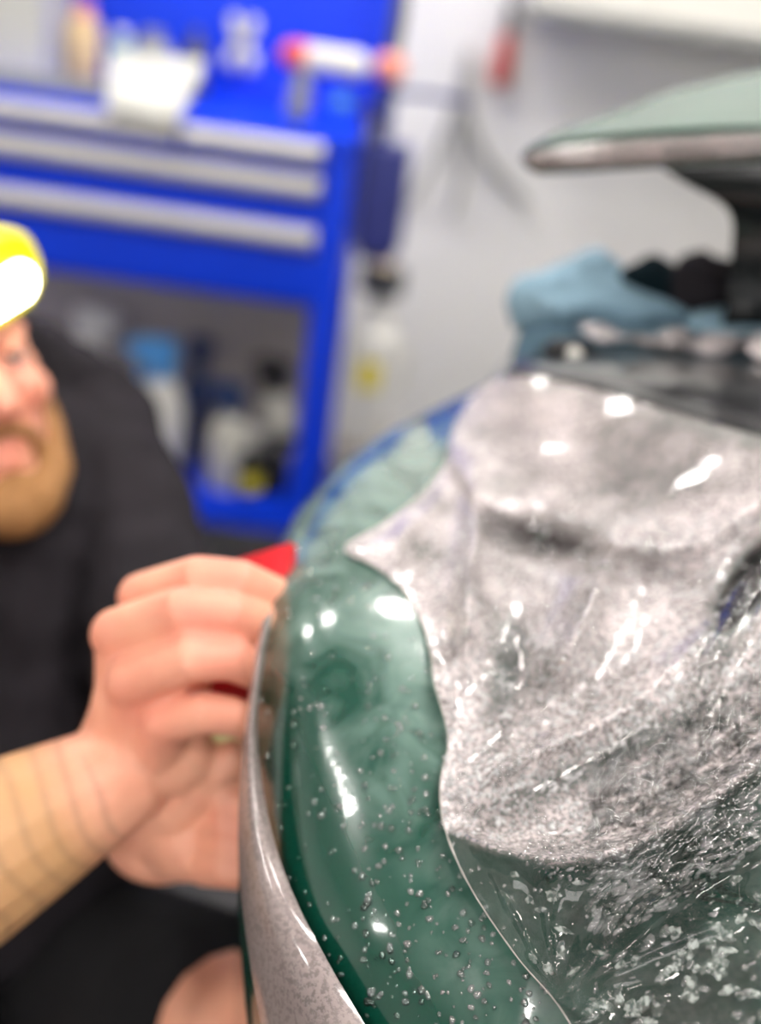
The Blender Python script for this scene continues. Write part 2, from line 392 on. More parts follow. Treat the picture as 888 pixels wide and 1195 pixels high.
hose([(552, 70), (538, 150), (540, 200), (528, 250)], .008, 'grey hose hanging straight between two slanting hoses')

# ------------------------------------------------------------------ blue tool trolley
CX0, CX1, CY0, CY1 = -1.02, -0.125, 1.90, 2.22
tro = thing('tool_trolley', ((CX0 + CX1) / 2, (CY0 + CY1) / 2, 0), 'bright blue steel tool trolley with silver drawer pulls', 'tool trolley')
for px_, py_ in ((CX0, CY0), (CX1 - .045, CY0), (CX0, CY1 - .04), (CX1 - .045, CY1 - .04)):
    build('post', G().box((px_, py_, .10), (px_ + .045, py_ + .04, .905), .004), M['blue'], tro)
    cst = build('castor', G().lathe([(.01, -.012), (.045, -.012), (.048, -.006), (.048, .006), (.045, .012), (.01, .012)], (px_ + .022, py_ + .02, .048), 20, rotm('Y', 90)), M['black'], tro, True, 40)
    build('castor_fork', G().box((px_ + .002, py_ + .005, .06), (px_ + .008, py_ + .035, .10), .001).box((px_ + .037, py_ + .005, .06), (px_ + .043, py_ + .035, .10), .001).box((px_, py_, .096), (px_ + .045, py_ + .04, .102), .001), M['mgrey'], cst)
build('side_panel', G().box((CX1 - .04, CY0 + .03, .645), (CX1 - .002, CY1, .905), .003), M['blue'], tro)
build('side_panel', G().box((CX0 + .002, CY0 + .03, .645), (CX0 + .04, CY1, .905), .003), M['blue'], tro)
build('cabinet_floor', G().box((CX0 + .01, CY0 + .012, .632), (CX1 - .01, CY1 - .005, .66), .003), M['blue'], tro)
build('front_rail', G().box((CX0 + .045, CY0 + .004, .645), (CX1 - .045, CY0 + .03, .722), .004), M['blue'], tro)
build('worktop', G().box((CX0 - .005, CY0 - .008, .905), (CX1 + .005, CY1 + .005, .925), .004), M['blue'], tro)
xl, xr = CX0 + .048, CX1 - .048
xs = -.413
for z0, z1, hz, segs in ((.858, .903, .892, ((xl, xs - .004), (xs + .004, xr))), (.80, .854, .836, ((xl, xr),)), (.726, .796, .752, ((xl, xr),))):
    for a, b_ in segs:
        dr = build('drawer', G().box((a, CY0 + .004, z0), (b_, CY0 + .28, z1), .003), M['blue'], tro)
        # the pull is a rounded aluminium profile along the whole drawer
        h = G(); n = 10
        prof = [(CY0 + .004, hz + .018), (CY0 - .008, hz + .018), (CY0 - .016, hz + .012), (CY0 - .018, hz), (CY0 - .016, hz - .010), (CY0 - .010, hz - .016), (CY0 + .004, hz - .017)]
        h.prism([(a + .002, y, z) for y, z in prof], (b_ - a - .004, 0, 0))
        build('drawer_pull', h, M['alu'], dr, True, 60)
build('lower_shelf', G().box((CX0 + .01, CY0, .212), (CX1 - .01, CY1, .228), .002).box((CX0 + .01, CY0 - .004, .190), (CX1 - .01, CY0 + .008, .236), .003), M['blue'], tro)
build('bay_shade_sheet', G().box((CX0 + .02, CY1 - .02, .228), (CX1 - .02, CY1 - .008, .64), .002), M['greyp'], tro)  # grey sheet added to darken the open bay, for the shaded wall behind
build('back_board', G().box((CX0, CY1 - .015, .925), (-.135, CY1, 1.50), .002), M['blue'], tro)
for x in (CX0 - .0, -.142):
    build('board_upright', G().box((x, CY1 - .035, .925), (x + .06, CY1 + .012, 1.52), .004), M['blue'], tro)
for px_, py_ in ((395, 125), (396, 160)):
    q = PY(px_, py_, CY1 - .035)
    q = PY(px_, py_, 2.18)
    build('lock_knob', G().lathe([(.002, -.012), (.014, -.010), (.017, 0), (.014, .010), (.002, .012)], (q[0], CY1 - .03, max(q[2], .945)), 14, rotm('X', 90)), M['lblue'], tro, True)

WT = .925
def on_top(px_, Y=2.1): return PY(px_, 60, Y)[0]
# pad of paper leaning over the trolley's front edge
pts = [PY(128, 60, 2.0), PY(240, 70, 2.0), PY(206, 139, 1.872), PY(123, 122, 1.872)]
pts = [np.array(p) for p in pts]
nrm = np.cross(pts[1] - pts[0], pts[3] - pts[0]); nrm /= np.linalg.norm(nrm); nrm = nrm * (1 if nrm[1] > 0 else -1)
pad = thing('paper_pad', (pts[2] + pts[3]) / 2, 'white paper pad leaning on the front edge of the blue worktop', 'paper pad')
build('backing_board', G().prism([p + nrm * .009 for p in pts], nrm * .003), M['mgrey'], pad)
build('sheets', G().prism([p * .985 + (sum(pts) / 4) * .015 for p in pts], nrm * .009), M['paper'], pad)
# white carton at far left of the worktop
bx = thing('carton', (-.80, 2.08, WT), 'tall white carton at the left end of the worktop', 'carton')
build('body', G().box((-.93, 2.0, WT), (-.675, 2.17, 1.22), .004), M['paper'], bx)
build('lid', G().box((-.934, 1.996, 1.205), (-.671, 2.174, 1.26), .004), M['white'], bx)
def can(px_, Y, r, h, m, name, label, cat, capm=None):
    x = on_top(px_, Y)
    t = thing(name, (x, Y, WT), label, cat)
    build('body', G().lathe([(r * .92, 0), (r, .006), (r, h * .72), (r * .8, h * .78), (r * .45, h * .84)], (x, Y, WT), 20), m, t, True, 50)
    build('cap', G().lathe([(r * .5, h * .82), (r * .52, h * .84), (r * .5, h * .98), (r * .42, h)], (x, Y, WT), 16), capm or M['white'], t, True, 50)
can(98, 2.13, .030, .135, M['beige'], 'bottle', 'beige bottle on the worktop beside the white carton', 'bottle', M['orange'])
can(142, 2.14, .024, .10, M['teal'], 'bottle', 'grey-green little bottle behind the white paper pad', 'bottle')
can(178, 2.14, .036, .105, M['mgrey'], 'tin', 'grey tin standing behind the white paper pad', 'tin', M['mgrey'])
can(228, 2.14, .022, .115, M['dgrey'], 'bottle', 'dark grey round bottle right of the white paper pad', 'bottle', M['dgrey'])
# flat grey strips lying on the top left
st = thing('hand_squeegee', (-.67, 1.93, WT), 'grey squeegee lying along the worktop edge left of the paper pad', 'squeegee')
build('blade', G().box((-.80, 1.915, WT), (-.548, 1.945, WT + .026), .006), M['mgrey'], st)
build('grip', G().box((-.82, 1.912, WT), (-.79, 1.948, WT + .030), .006), M['dgrey'], st)
# white pinch clamp hanging on the board
c = PY(283, 50, 2.19)
cl = thing('spring_clamp', (c[0], c[1], c[2] - .05), 'white spring clamp hanging on the blue board', 'clamp')
for s in (-1, 1):
    P = [(c[0] + s * .018, c[1], c[2] + .036), (c[0] + s * .012, c[1], c[2] + .012), (c[0] - s * .004, c[1], c[2] - .005), (c[0] + s * .018, c[1], c[2] - .022), (c[0] + s * .018, c[1], c[2] - .036)]
    build('jaw', G().tube(P, [.010, .010, .010, .014, .013], 10), M['white'], cl, True)
build('spring', G().lathe([(.004, -.018), (.010, -.016), (.010, .016), (.004, .018)], c, 14, rotm('X', 90)), M['mgrey'], cl, True)
build('peg', G().tube([(c[0], 2.206, c[2] + .03), (c[0], 2.18, c[2] + .03), (c[0], 2.172, c[2] + .04)], .004, 8), M['mgrey'], cl, True)
# T-shaped mallet with white head, red end, grey handle, standing on its handle
h0, h1 = PY(342, 64, 1.985), PY(416, 76, 1.985); hc = PY(354, 80, 1.985)
ml = thing('mallet', (hc[0], 1.985, WT), 'white headed mallet with red face and grey handle on the blue worktop', 'mallet')
build('head', G().tube([h0 + (h1 - h0) * .14, h0 * .5 + h1 * .5, h1], [.021, .021, .022], 16), M['white'], ml, True)
build('striking_face', G().tube([h0 - (h1 - h0) * .02, h0 + (h1 - h0) * .14], [.021, .023], 16), M['redtool'], ml, True)
build('handle', G().tube([(hc[0], 1.985, hc[2]), (hc[0] - .002, 1.985, hc[2] - .05), (hc[0] - .004, 1.985, WT + .022)], [.017, .020, .022], 14), M['mgrey'], ml, True)

# caddy hooked on the trolley's right end, with a sponge ball and a bar
q0 = PY(425, 110, 2.10); q1 = PY(478, 250, 2.10)
cx0 = CX1 + .007
cad = thing('side_caddy', ((cx0 + .05), 2.08, .70), 'dark blue caddy hooked to the right end of the trolley', 'caddy')
build('bin', G().box((cx0, 2.02, .72), (cx0 + .085, 2.14, .90), .008).box((cx0 + .01, 2.03, .70), (cx0 + .075, 2.13, .725), .006), M['blue_dark'], cad)
build('hook_arm', G().box((cx0 - .006, 2.03, .89), (cx0 + .004, 2.13, .97), .002), M['dgrey'], cad)
build('towel_bar', G().tube([(cx0 + .03, 2.08, .985), (cx0 + .09, 2.08, .992), (cx0 + .17, 2.08, .990)], .006, 10), M['blue_dark'], cad, True)
build('bar_bracket', G().box((cx0 + .02, 2.07, .88), (cx0 + .034, 2.09, .992), .003), M['blue_dark'], cad)
q = PY(455, 80, 2.08)
sp = thing('brush', (q[0], 2.08, .91), 'orange-pink round brush head with grey handle in the dark blue caddy', 'brush')
build('brush_head', G().ell((q[0], 2.08, q[2]), (.030, .028, .027)), M['orange'], sp, True)
build('handle', G().tube([(q[0], 2.085, q[2] + .02), (q[0] + .004, 2.09, q[2] + .08), (q[0] + .004, 2.10, q[2] + .15)], [.014, .013, .012], 12), M['dgrey'], sp, True)
build('neck', G().tube([(q[0], 2.08, .88), (q[0], 2.08, q[2])], .016, 10), M['blue_dark'], sp, True)

# bottles in the open bay
SH = .228
def spray(px_, Y, h, r, body, head, label, group=None, tilt=0, lab=None, yaw=0):
    x = PY(px_, 520, Y)[0]
    t = thing('spray_bottle', (x, Y, SH), label, 'spray bottle', group)
    T = at((x, Y, SH), rotm('Z', yaw) @ rotm('Y', tilt))
    hb = h * .66
    g = G(); prof = [(r * .9, 0), (r, .008), (r, hb * .62), (r * .93, hb * .74), (r * .6, hb * .90), (r * .36, hb * .97), (r * .36, hb)]
    g.lathe(prof, (0, 0, 0), 22); g.v = [tuple(T @ Vector(v)) for v in g.v]
    bd = build('body', g, body, t, True, 50)
    if lab:
        g = G(); n = 14; vs = []
        for k in range(n + 1):
            a = math.radians(-150 + 120 * k / n)
            for z in (hb * .16, hb * .5):
                vs.append(T @ Vector((r * 1.012 * math.cos(a), r * 1.012 * math.sin(a), z)))
        g.add(vs, [(2 * k, 2 * k + 2, 2 * k + 3, 2 * k + 1) for k in range(n)])
        build('label', g, lab, bd, True)
    def put(gg): gg.v = [tuple(T @ Vector(v)) for v in gg.v]; return gg
    hd = build('trigger_head', put(G().lathe([(r * .42, hb * .97), (r * .45, hb * 1.0), (r * .45, hb * 1.10), (r * .34, hb * 1.14)], (0, 0, 0), 16)
               .box((-r * .55, -r * .34, hb * 1.12), (r * 1.15, r * .34, hb * 1.34), r * .16)), head, t, True, 40)
    build('trigger', put(G().tube([(r * .55, 0, hb * 1.14), (r * .80, 0, hb * 1.02), (r * .78, 0, hb * .90)], [r * .16, r * .15, r * .11], 8)), head, hd, True)
    build('nozzle', put(G().tube([(r * 1.1, 0, hb * 1.25), (r * 1.35, 0, hb * 1.25)], r * .2, 10)), head, hd, True)
spray(186, 2.02, .31, .048, M['white'], M['lblue'], 'white spray bottle with light blue trigger beside the black shoulder', yaw=190)
spray(222, 2.12, .29, .026, M['navy'], M['navy'], 'slim navy spray bottle behind the light blue trigger', yaw=20)
spray(268, 2.00, .24, .044, M['frost'], M['navy'], 'frosted spray bottle with navy trigger in the trolley bay', yaw=175)
spray(318, 2.10, .27, .040, M['frost'], M['black'], 'frosted bottle with black spray head near the right post', yaw=165)
spray(322, 2.01, .13, .032, M['black'], M['black'], 'short black bottle next to the right trolley post', yaw=20)
spray(293, 1.975, .155, .026, M['black'], M['frost'], 'small dark bottle with yellow label in the trolley bay', lab=M['yellow'], yaw=40)
spray(100, 2.10, .33, .045, M['white'], M['white'], 'all white spray bottle half hidden behind the black shoulder', yaw=10)
# things beside the trolley on the floor side: stacked jugs on a low stand
stx = -.06
stand = thing('low_stand', (stx, 2.2, 0), 'narrow grey stand right of the blue trolley', 'stand')
build('top', G().box((-.115, 2.13, .275), (.0, 2.30, .29), .003), M['greyp'], stand)
for x in (-.105, -.02):
    for y in (2.14, 2.28): build('leg', G().box((x, y, 0), (x + .012, y + .012, .277), .002), M['greyp'], stand)
jg = thing('jug', (stx, 2.2, .29), 'white jug with yellow label right of the blue trolley', 'jug')
b_ = build('body', G().box((-.108, 2.145, .29), (-.018, 2.255, .53), .018, None, 3).lathe([(.044, .525), (.02, .555), (.016, .575)], (stx, 2.2, 0), 16), M['white'], jg, True, 50)
build('label', G().box((-.082, 2.1435, .415), (-.040, 2.146, .475), .001), M['yellow'], b_)
build('cap', G().lathe([(.021, .57), (.022, .575), (.022, .60), (.018, .604)], (stx, 2.2, 0), 16), M['white'], jg, True, 50)
build('handle', G().tube([(-.02, 2.2, .51), (.006, 2.2, .49), (.006, 2.2, .42), (-.02, 2.2, .40)], .008, 10), M['white'], jg, True)
dk = thing('tape_roll', (-.055, 2.17, .605), 'dark roll with ochre core sitting above the white jug', 'tape')
build('ring', G().lathe([(.018, 0), (.043, 0), (.045, .004), (.045, .046), (.043, .05), (.018, .05)], (-.06, 2.2, .604), 24), M['dgrey'], dk, True, 40)
build('core', G().lathe([(.010, -.002), (.017, -.002), (.019, .002), (.019, .05), (.015, .056), (.010, .056)], (-.06, 2.2, .604), 18), M['beige'], dk, True, 40)

# ------------------------------------------------------------------ the car's rear corner
CTRL = np.array([
 (548,462,.86),(600,432,.84),(700,452,.79),(888,505,.70),(1200,600,.64),(1900,800,.64),
 (450,515,.77),(345,600,.69),(310,700,.61),(285,850,.575),(278,950,.56),(280,1100,.54),(290,1330,.52),
 (450,700,.62),(420,900,.545),(420,1100,.50),(560,1000,.52),(560,800,.58),(650,650,.66),(700,560,.73),(800,600,.67),
 (750,800,.57),(888,700,.58),(888,900,.51),(700,1000,.505),(700,1195,.455),(888,1195,.43),(550,1195,.475),
 (888,1330,.41),(1300,1000,.50),(1300,1330,.42),(1900,1330,.45)], float)
def _tps(r2): return np.where(r2 > 1e-9, r2 * np.log(np.maximum(r2, 1e-9)), 0.0)
def _fit(c):
    n = len(c); xy = c[:, :2] / 500
    K = _tps(((xy[:, None] - xy[None]) ** 2).sum(-1)) + np.eye(n) * 0.004
    P = np.c_[np.ones(n), xy]
    A = np.block([[K, P], [P.T, np.zeros((3, 3))]])
    return xy, np.linalg.solve(A, np.r_[c[:, 2], np.zeros(3)])
_XY, _WT = _fit(CTRL)
def d0(x, y):
    q = np.stack([np.asarray(x, float), np.asarray(y, float)], -1) / 500
    r2 = ((q[..., None, :] - _XY) ** 2).sum(-1)
    return _tps(r2) @ _WT[:len(_XY)] + _WT[len(_XY)] + q @ _WT[-2:]
def sstep(a, b, x): t = np.clip((x - a) / (b - a), 0, 1); return t * t * (3 - 2 * t)
def catmull(pts, n):
    """evenly spaced smooth curve through pts"""
    P = np.array(pts, float); out = []
    for i in range(len(P) - 1):
        a, b, c, d = P[max(i - 1, 0)], P[i], P[i + 1], P[min(i + 2, len(P) - 1)]
        u = np.linspace(0, 1, 40, endpoint=False)[:, None]
        out.append(.5 * (2 * b + (c - a) * u + (2 * a - 5 * b + 4 * c - d) * u ** 2 + (3 * b - a - 3 * c + d) * u ** 3))
    out = np.vstack(out + [P[-1:]])
    s = np.r_[0, np.cumsum(np.linalg.norm(np.diff(out, axis=0), axis=1))]
    t = np.linspace(0, s[-1], n)
    return np.stack([np.interp(t, s, out[:, k]) for k in range(P.shape[1])], 1)
def seg_dist(x, y, poly):
    """distance in px to a polyline and position 0..1 along it"""
    poly = np.array(poly, float); L = np.r_[0, np.cumsum(np.linalg.norm(np.diff(poly, axis=0), axis=1))]
    best = np.full(np.shape(x), 1e9); pos = np.zeros(np.shape(x)); sgn = np.zeros(np.shape(x))
    for i in range(len(poly) - 1):
        a, b = poly[i], poly[i + 1]; v = b - a; l2 = (v ** 2).sum()
        t = np.clip(((x - a[0]) * v[0] + (y - a[1]) * v[1]) / l2, 0, 1)
        dx, dy = x - a[0] - t * v[0], y - a[1] - t * v[1]
        dd = np.hypot(dx, dy); m = dd < best
        best = np.where(m, dd, best); pos = np.where(m, (L[i] + t * (L[i + 1] - L[i])) / L[-1], pos)
        sgn = np.where(m, np.sign(v[0] * dy - v[1] * dx), sgn)
    return best, pos, sgn
GROOVE = [(505, 520), (535, 570), (575, 612), (630, 642), (700, 658), (770, 664), (825, 655), (870, 618), (960, 560), (1250, 640), (1950, 860)]
def gy(x): g = np.array(GROOVE); return np.interp(x, g[:, 0], g[:, 1])
def ledge_h(x, y):
    """how far the deck ledge stands out above the tuck line"""
    k = sstep(8, -26, y - gy(x)) * sstep(500, 545, x)
    return .022 * k
def tuck(x, y):
    dd = (y - gy(x)) / 16.0
    return -.012 * np.exp(-dd ** 2) * sstep(520, 570, x) * (1 - .7 * sstep(730, 860, x))
def hollow(x, y):
    u_ = ((x - 640) * .97 + (y - 630) * .24) / 85; v_ = (-(x - 640) * .24 + (y - 630) * .97) / 26
    return .020 * np.exp(-(u_ ** 2 + v_ ** 2) ** 1.3)
BODY_B = [(1950, 790), (1200, 590), (888, 503), (740, 462), (640, 437), (598, 433), (560, 452), (500, 480), (440, 512), (385, 556), (345, 600), (322, 650), (308, 705), (294, 770), (284, 850), (278, 950), (278, 1050), (283, 1150), (292, 1250), (300, 1340)]
BODY_I = [(1960, 800), (1960, 860), (1960, 920), (1960, 980), (1960, 1040), (1960, 1100), (1960, 1340)]

def sheet(B, I, ns, nu, hfun, edge=None, upow=1.6):
    """quad grid between an outer curve B and an inner curve I; returns image coords, distance and points"""
    b = catmull(B, ns); i = catmull(I, ns)
    u = np.linspace(0, 1, nu) ** upow
    xy = b[:, None, :] * (1 - u)[None, :, None] + i[:, None, :] * u[None, :, None]
    x, y = xy[..., 0], xy[..., 1]
    d = hfun(x, y)
    if edge:
        w, a = edge
        dist = np.linalg.norm(xy - b[:, None, :], axis=-1)
        e = np.clip(1 - dist / w, 0, 1)
        d = d + a * (1 - np.sqrt(np.clip(1 - e ** 2, 0, 1)))
    P = CP + (FW + RT * ((x - 444) / F_PX)[..., None] - UP * ((y - 597.5) / F_PX)[..., None]) * d[..., None]
    return x, y, d, P
def grid_faces(a, b): return [(i * b + j, i * b + j + 1, (i + 1) * b + j + 1, (i + 1) * b + j) for i in range(a - 1) for j in range(b - 1)]
def attr(o, name, vals):
    a = o.data.attributes.new(name, 'FLOAT', 'POINT'); a.data.foreach_set('value', np.asarray(vals, np.float32))

car = thing('car', (0.35, 0.75, 0), 'dark green car rear corner with wing, wet and being wrapped in film', 'car')
NS, NU = 200, 170
bodyfun = lambda x, y: d0(x, y) - ledge_h(x, y) - tuck(x, y) + hollow(x, y) + .003 * sstep(0, 60, x - 560)
BX, BY, BD, BP = sheet(BODY_B, BODY_I, NS, NU, bodyfun, (95, .045))
g = G()
rows = []
inward = np.array([.8, .35, 0]); inward /= np.linalg.norm(inward)
# flank: beyond the visible rim the panel turns under and runs down to the sill
for k, (q, dz) in enumerate([(.36, -.62), (.14, -.42), (.055, -.22), (.03, -.10), (.014, -.03)]):
    e = BP[:, 0, :].copy()
    w = sstep(0.0, .18, np.linspace(0, 1, NS))[:, None]              # at the deck seam only a short return
    away = FW * .9 + RT * .25
    off = away * q * .55
    p = e + off
    p[:, 2] = np.maximum(p[:, 2] + dz * (.10 + .90 * w[:, 0]), .22)
    rows.append(p)
allp = np.concatenate([np.stack(rows, 1), BP], 1)                    # NS x (5+NU)
nu2 = allp.shape[1]
# tail: below the picture the panel drops to the valance
low = []
for q, dz in ((.012, -.05), (.02, -.14), (.0, -.28), (-.05, -.42)):
    p = allp[-1].copy(); p[:, 1] -= q; p[:, 2] = np.maximum(np.minimum(p[:, 2], BP[-1, 0, 2] + .1) + dz, .22); low.append(p)
allp = np.concatenate([allp, np.stack(low, 0)], 0)
g.add(allp.reshape(-1, 3), grid_faces(allp.shape[0], nu2))
body = build('body_panel', g, M['paint'], car, True)
mist = np.zeros((allp.shape[0], nu2))
mx_ = sstep(1020, 700, BY - .35 * (BX - 400)) * sstep(290, 350, BX)
mist[:NS, 5:] = (.10 + .85 * mx_ + .25 * sstep(700, 900, BY)) * np.maximum(sstep(-30, 60, BX - (335 + (BY - 800) * .50)), sstep(820, 740, BY))
attr(body, 'mist', mist.reshape(-1))

def dark_patch(name, cen, ax, rx, ry, m):
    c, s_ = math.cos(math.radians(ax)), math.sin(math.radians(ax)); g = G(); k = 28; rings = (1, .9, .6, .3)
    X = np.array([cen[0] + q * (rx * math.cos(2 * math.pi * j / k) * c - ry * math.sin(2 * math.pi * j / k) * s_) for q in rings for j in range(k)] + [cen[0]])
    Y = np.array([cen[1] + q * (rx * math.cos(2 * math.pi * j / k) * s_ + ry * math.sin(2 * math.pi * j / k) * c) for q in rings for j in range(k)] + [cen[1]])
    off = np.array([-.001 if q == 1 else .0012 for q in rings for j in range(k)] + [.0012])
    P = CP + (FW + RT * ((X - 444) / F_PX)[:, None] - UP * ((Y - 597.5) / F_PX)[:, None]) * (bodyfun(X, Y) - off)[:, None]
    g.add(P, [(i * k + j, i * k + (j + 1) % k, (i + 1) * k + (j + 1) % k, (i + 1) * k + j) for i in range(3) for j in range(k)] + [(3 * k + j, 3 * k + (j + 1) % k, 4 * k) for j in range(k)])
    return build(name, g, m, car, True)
dark_patch('recess_shade_patch', (642, 628), 13, 88, 24, M['dark_patch'])  # dark patch painted for the shade inside the hollow
dark_patch('dark_reflection_patch', (874, 680), -58, 70, 22, M['gloss_black'])  # black patch imitating a dark reflection on the green lacquer

# black trim above the seam (rear screen base)
def surf(name, rowsxyd, m, parent, n=(24, 60), thick=None, bumpy=0.0, seed=0):
    """lofted skin through rows of (x, y, distance)"""
    R = np.stack([catmull(r, n[1]) for r in rowsxyd], 0)
    R = np.stack([catmull(R[:, j], n[0]) for j in range(n[1])], 1)
    g = G(); P = np.array([[D(*R[i, j]) for j in range(n[1])] for i in range(n[0])])
    if bumpy:
        for i in range(n[0]):
            for j in range(n[1]):
                P[i, j] += np.array(noise.noise_vector(Vector(P[i, j] * 28) + Vector((seed, 0, 0)))) * bumpy
    g.add(P.reshape(-1, 3), grid_faces(*n))
    if thick:
        A = P + np.array(thick); o = len(g.v)
        g.add(A.reshape(-1, 3), [f[::-1] for f in grid_faces(*n)])
        a, b = n
        rim = [(0, j) for j in range(b)] + [(i, b - 1) for i in range(1, a)] + [(a - 1, j) for j in range(b - 2, -1, -1)] + [(i, 0) for i in range(a - 2, 0, -1)]
        idx = [i * b + j for i, j in rim]
        g.f += [(idx[k], idx[(k + 1) % len(idx)], o + idx[(k + 1) % len(idx)], o + idx[k]) for k in range(len(idx))]
    return build(name, g, m, parent, True)
surf('screen_trim', [[(600, 436, .85), (700, 460, .795), (888, 508, .71), (1200, 600, .65), (1900, 800, .65)],
                     [(606, 425, .86), (700, 440, .80), (888, 482, .72), (1200, 575, .66), (1900, 770, .66)],
                     [(625, 410, .90), (700, 415, .86), (888, 435, .80), (1200, 500, .76), (1900, 690, .76)],
                     [(640, 400, .96), (720, 395, .93), (888, 405, .90), (1200, 450, .88), (1900, 640, .88)]], M['trim'], car, (26, 60), (0, .01, -.03), .002)
surf('rear_deck', [[(560, 455, .90), (640, 420, .92), (888, 420, .86), (1200, 480, .82), (1900, 660, .82)],
                   [(590, 420, 1.06), (700, 385, 1.06), (888, 372, 1.05), (1200, 400, 1.03), (1900, 520, 1.03)],
                   [(640, 372, 1.30), (740, 340, 1.30), (888, 325, 1.30), (1200, 330, 1.30), (1900, 420, 1.30)]], M['paint'], car, (20, 50), (0, .01, -.30))
# seam line: raised black rubber lip
sl = catmull([(596, 434, .842), (640, 438, .822), (740, 463, .768), (888, 505, .698), (1200, 592, .648), (1900, 792, .645)], 40)
build('seam_seal', G().tube([D(x, y, d - .006) for x, y, d in sl], .004, 8), M['trim'], car, True)

# rear wing: lip, groove and upper plane lofted from sections
def wing_sections():
    st = [  # lower edge y, lip top y, upper back y, x, near d, far d
        (608, 186, 182, 176, .800, .805), (622, 202, 178, 165, .785, .83), (660, 203, 172, 148, .775, .875), (720, 199, 166, 128, .762, .92),
        (780, 195, 161, 106, .75, .965), (888, 188, 156, 82, .73, 1.02), (1100, 178, 150, 50, .72, 1.08), (1500, 190, 165, 70, .78, 1.12), (1900, 240, 215, 130, .86, 1.15)]
    secs = []
    for x, yl, yt, yb, dn, df in st:
        # section ring: under edge -> lip front -> lip top -> groove -> upper plane -> back -> underside
        h = yl - yt
        ring = [D(x, yl, dn + .012), D(x, yl - h * .12, dn + .003), D(x, yl - h * .4, dn), D(x, yl - h * .8, dn + .002), D(x, yt, dn + .006),
                D(x, yt - h * .02, dn + .016), D(x, yt - h * .16, dn + .018), D(x, yt - h * .30, dn + .014), D(x, yt - h * .42, dn + .022),
                D(x + 2, yt + (yb - yt) * .5, dn + (df - dn) * .40), D(x + 4, yt + (yb - yt) * .82, dn + (df - dn) * .7), D(x + 6, yb, df),
                D(x + 6, yb + h * .35, df + .01), D(x + 4, yl - h * .35, dn + (df - dn) * .7), D(x + 2, yl - h * .1, dn + (df - dn) * .35)]
        secs.append(np.array(ring))
    return np.array(secs)
WS = wing_sections(); nr = WS.shape[1]
fine = np.stack([catmull(WS[:, k], 70) for k in range(nr)], 1)
def loft(keys, closed=True):
    g = G(); n = len(keys)
    P = fine[:, keys, :]
    g.add(P.reshape(-1, 3), [(i * n + k, i * n + (k + 1) % n, (i + 1) * n + (k + 1) % n, (i + 1) * n + k) for i in range(69) for k in range(n if closed else n - 1)]
          + [tuple(range(n))[::-1], tuple(69 * n + k for k in range(n))])
    return g
wg = build('rear_wing', loft(list(range(nr))), M['wing'], car, True, 50)
lip = fine[:, [0, 1, 2, 3, 4], :]
cen = fine.mean(1, keepdims=True)
lp = (lip - cen) * 1.0 + cen + (np.array(-FW) * .0015)
g = G(); g.add(lp.reshape(-1, 3), grid_faces(70, 5))
lipo = build('wing_lip_film', g, M['film_strip'], wg, True)
attr(lipo, 'milk', np.full(350, .95))
# the pylon under the wing
py = [[(772, 196, .84), (800, 214, .84), (850, 246, .84), (853, 300, .85), (848, 352, .86), (842, 380, .87)],
      [(960, 190, .80), (960, 210, .80), (950, 246, .80), (945, 300, .82), (950, 352, .84), (955, 380, .85)],
      [(1000, 180, .98), (1000, 205, .98), (980, 240, .96), (970, 295, .96), (975, 345, .97), (980, 375, .98)],
      [(800, 182, .99), (830, 205, .99), (872, 236, .97), (876, 292, .97), (872, 345, .98), (866, 372, .99)]]
P = np.array([[D(*q) for q in catmull(r, 30)] for r in py])
g = G(); g.add(P.transpose(1, 0, 2).reshape(-1, 3), [(i * 4 + k, i * 4 + (k + 1) % 4, (i + 1) * 4 + (k + 1) % 4, (i + 1) * 4 + k) for i in range(29) for k in range(4)] + [(3, 2, 1, 0), (116, 117, 118, 119)])
build('wing_pylon', g, M['gloss_black'], car, True, 40)
# wheel under the flank
wc = Vector((.30, .98, .33))
wh = build('tyre', G().lathe([(.21, -.12), (.29, -.125), (.325, -.10), (.33, -.05), (.33, .05), (.325, .10), (.29, .125), (.21, .12)], wc, 48, rotm('Y', 90)), M['tyre'], car, True, 40)
build('rim', G().lathe([(.05, -.05), (.20, -.08), (.215, -.12), (.215, .12), (.20, .08), (.05, .05)], wc, 40, rotm('Y', 90)), M['rim'], wh, True, 40)

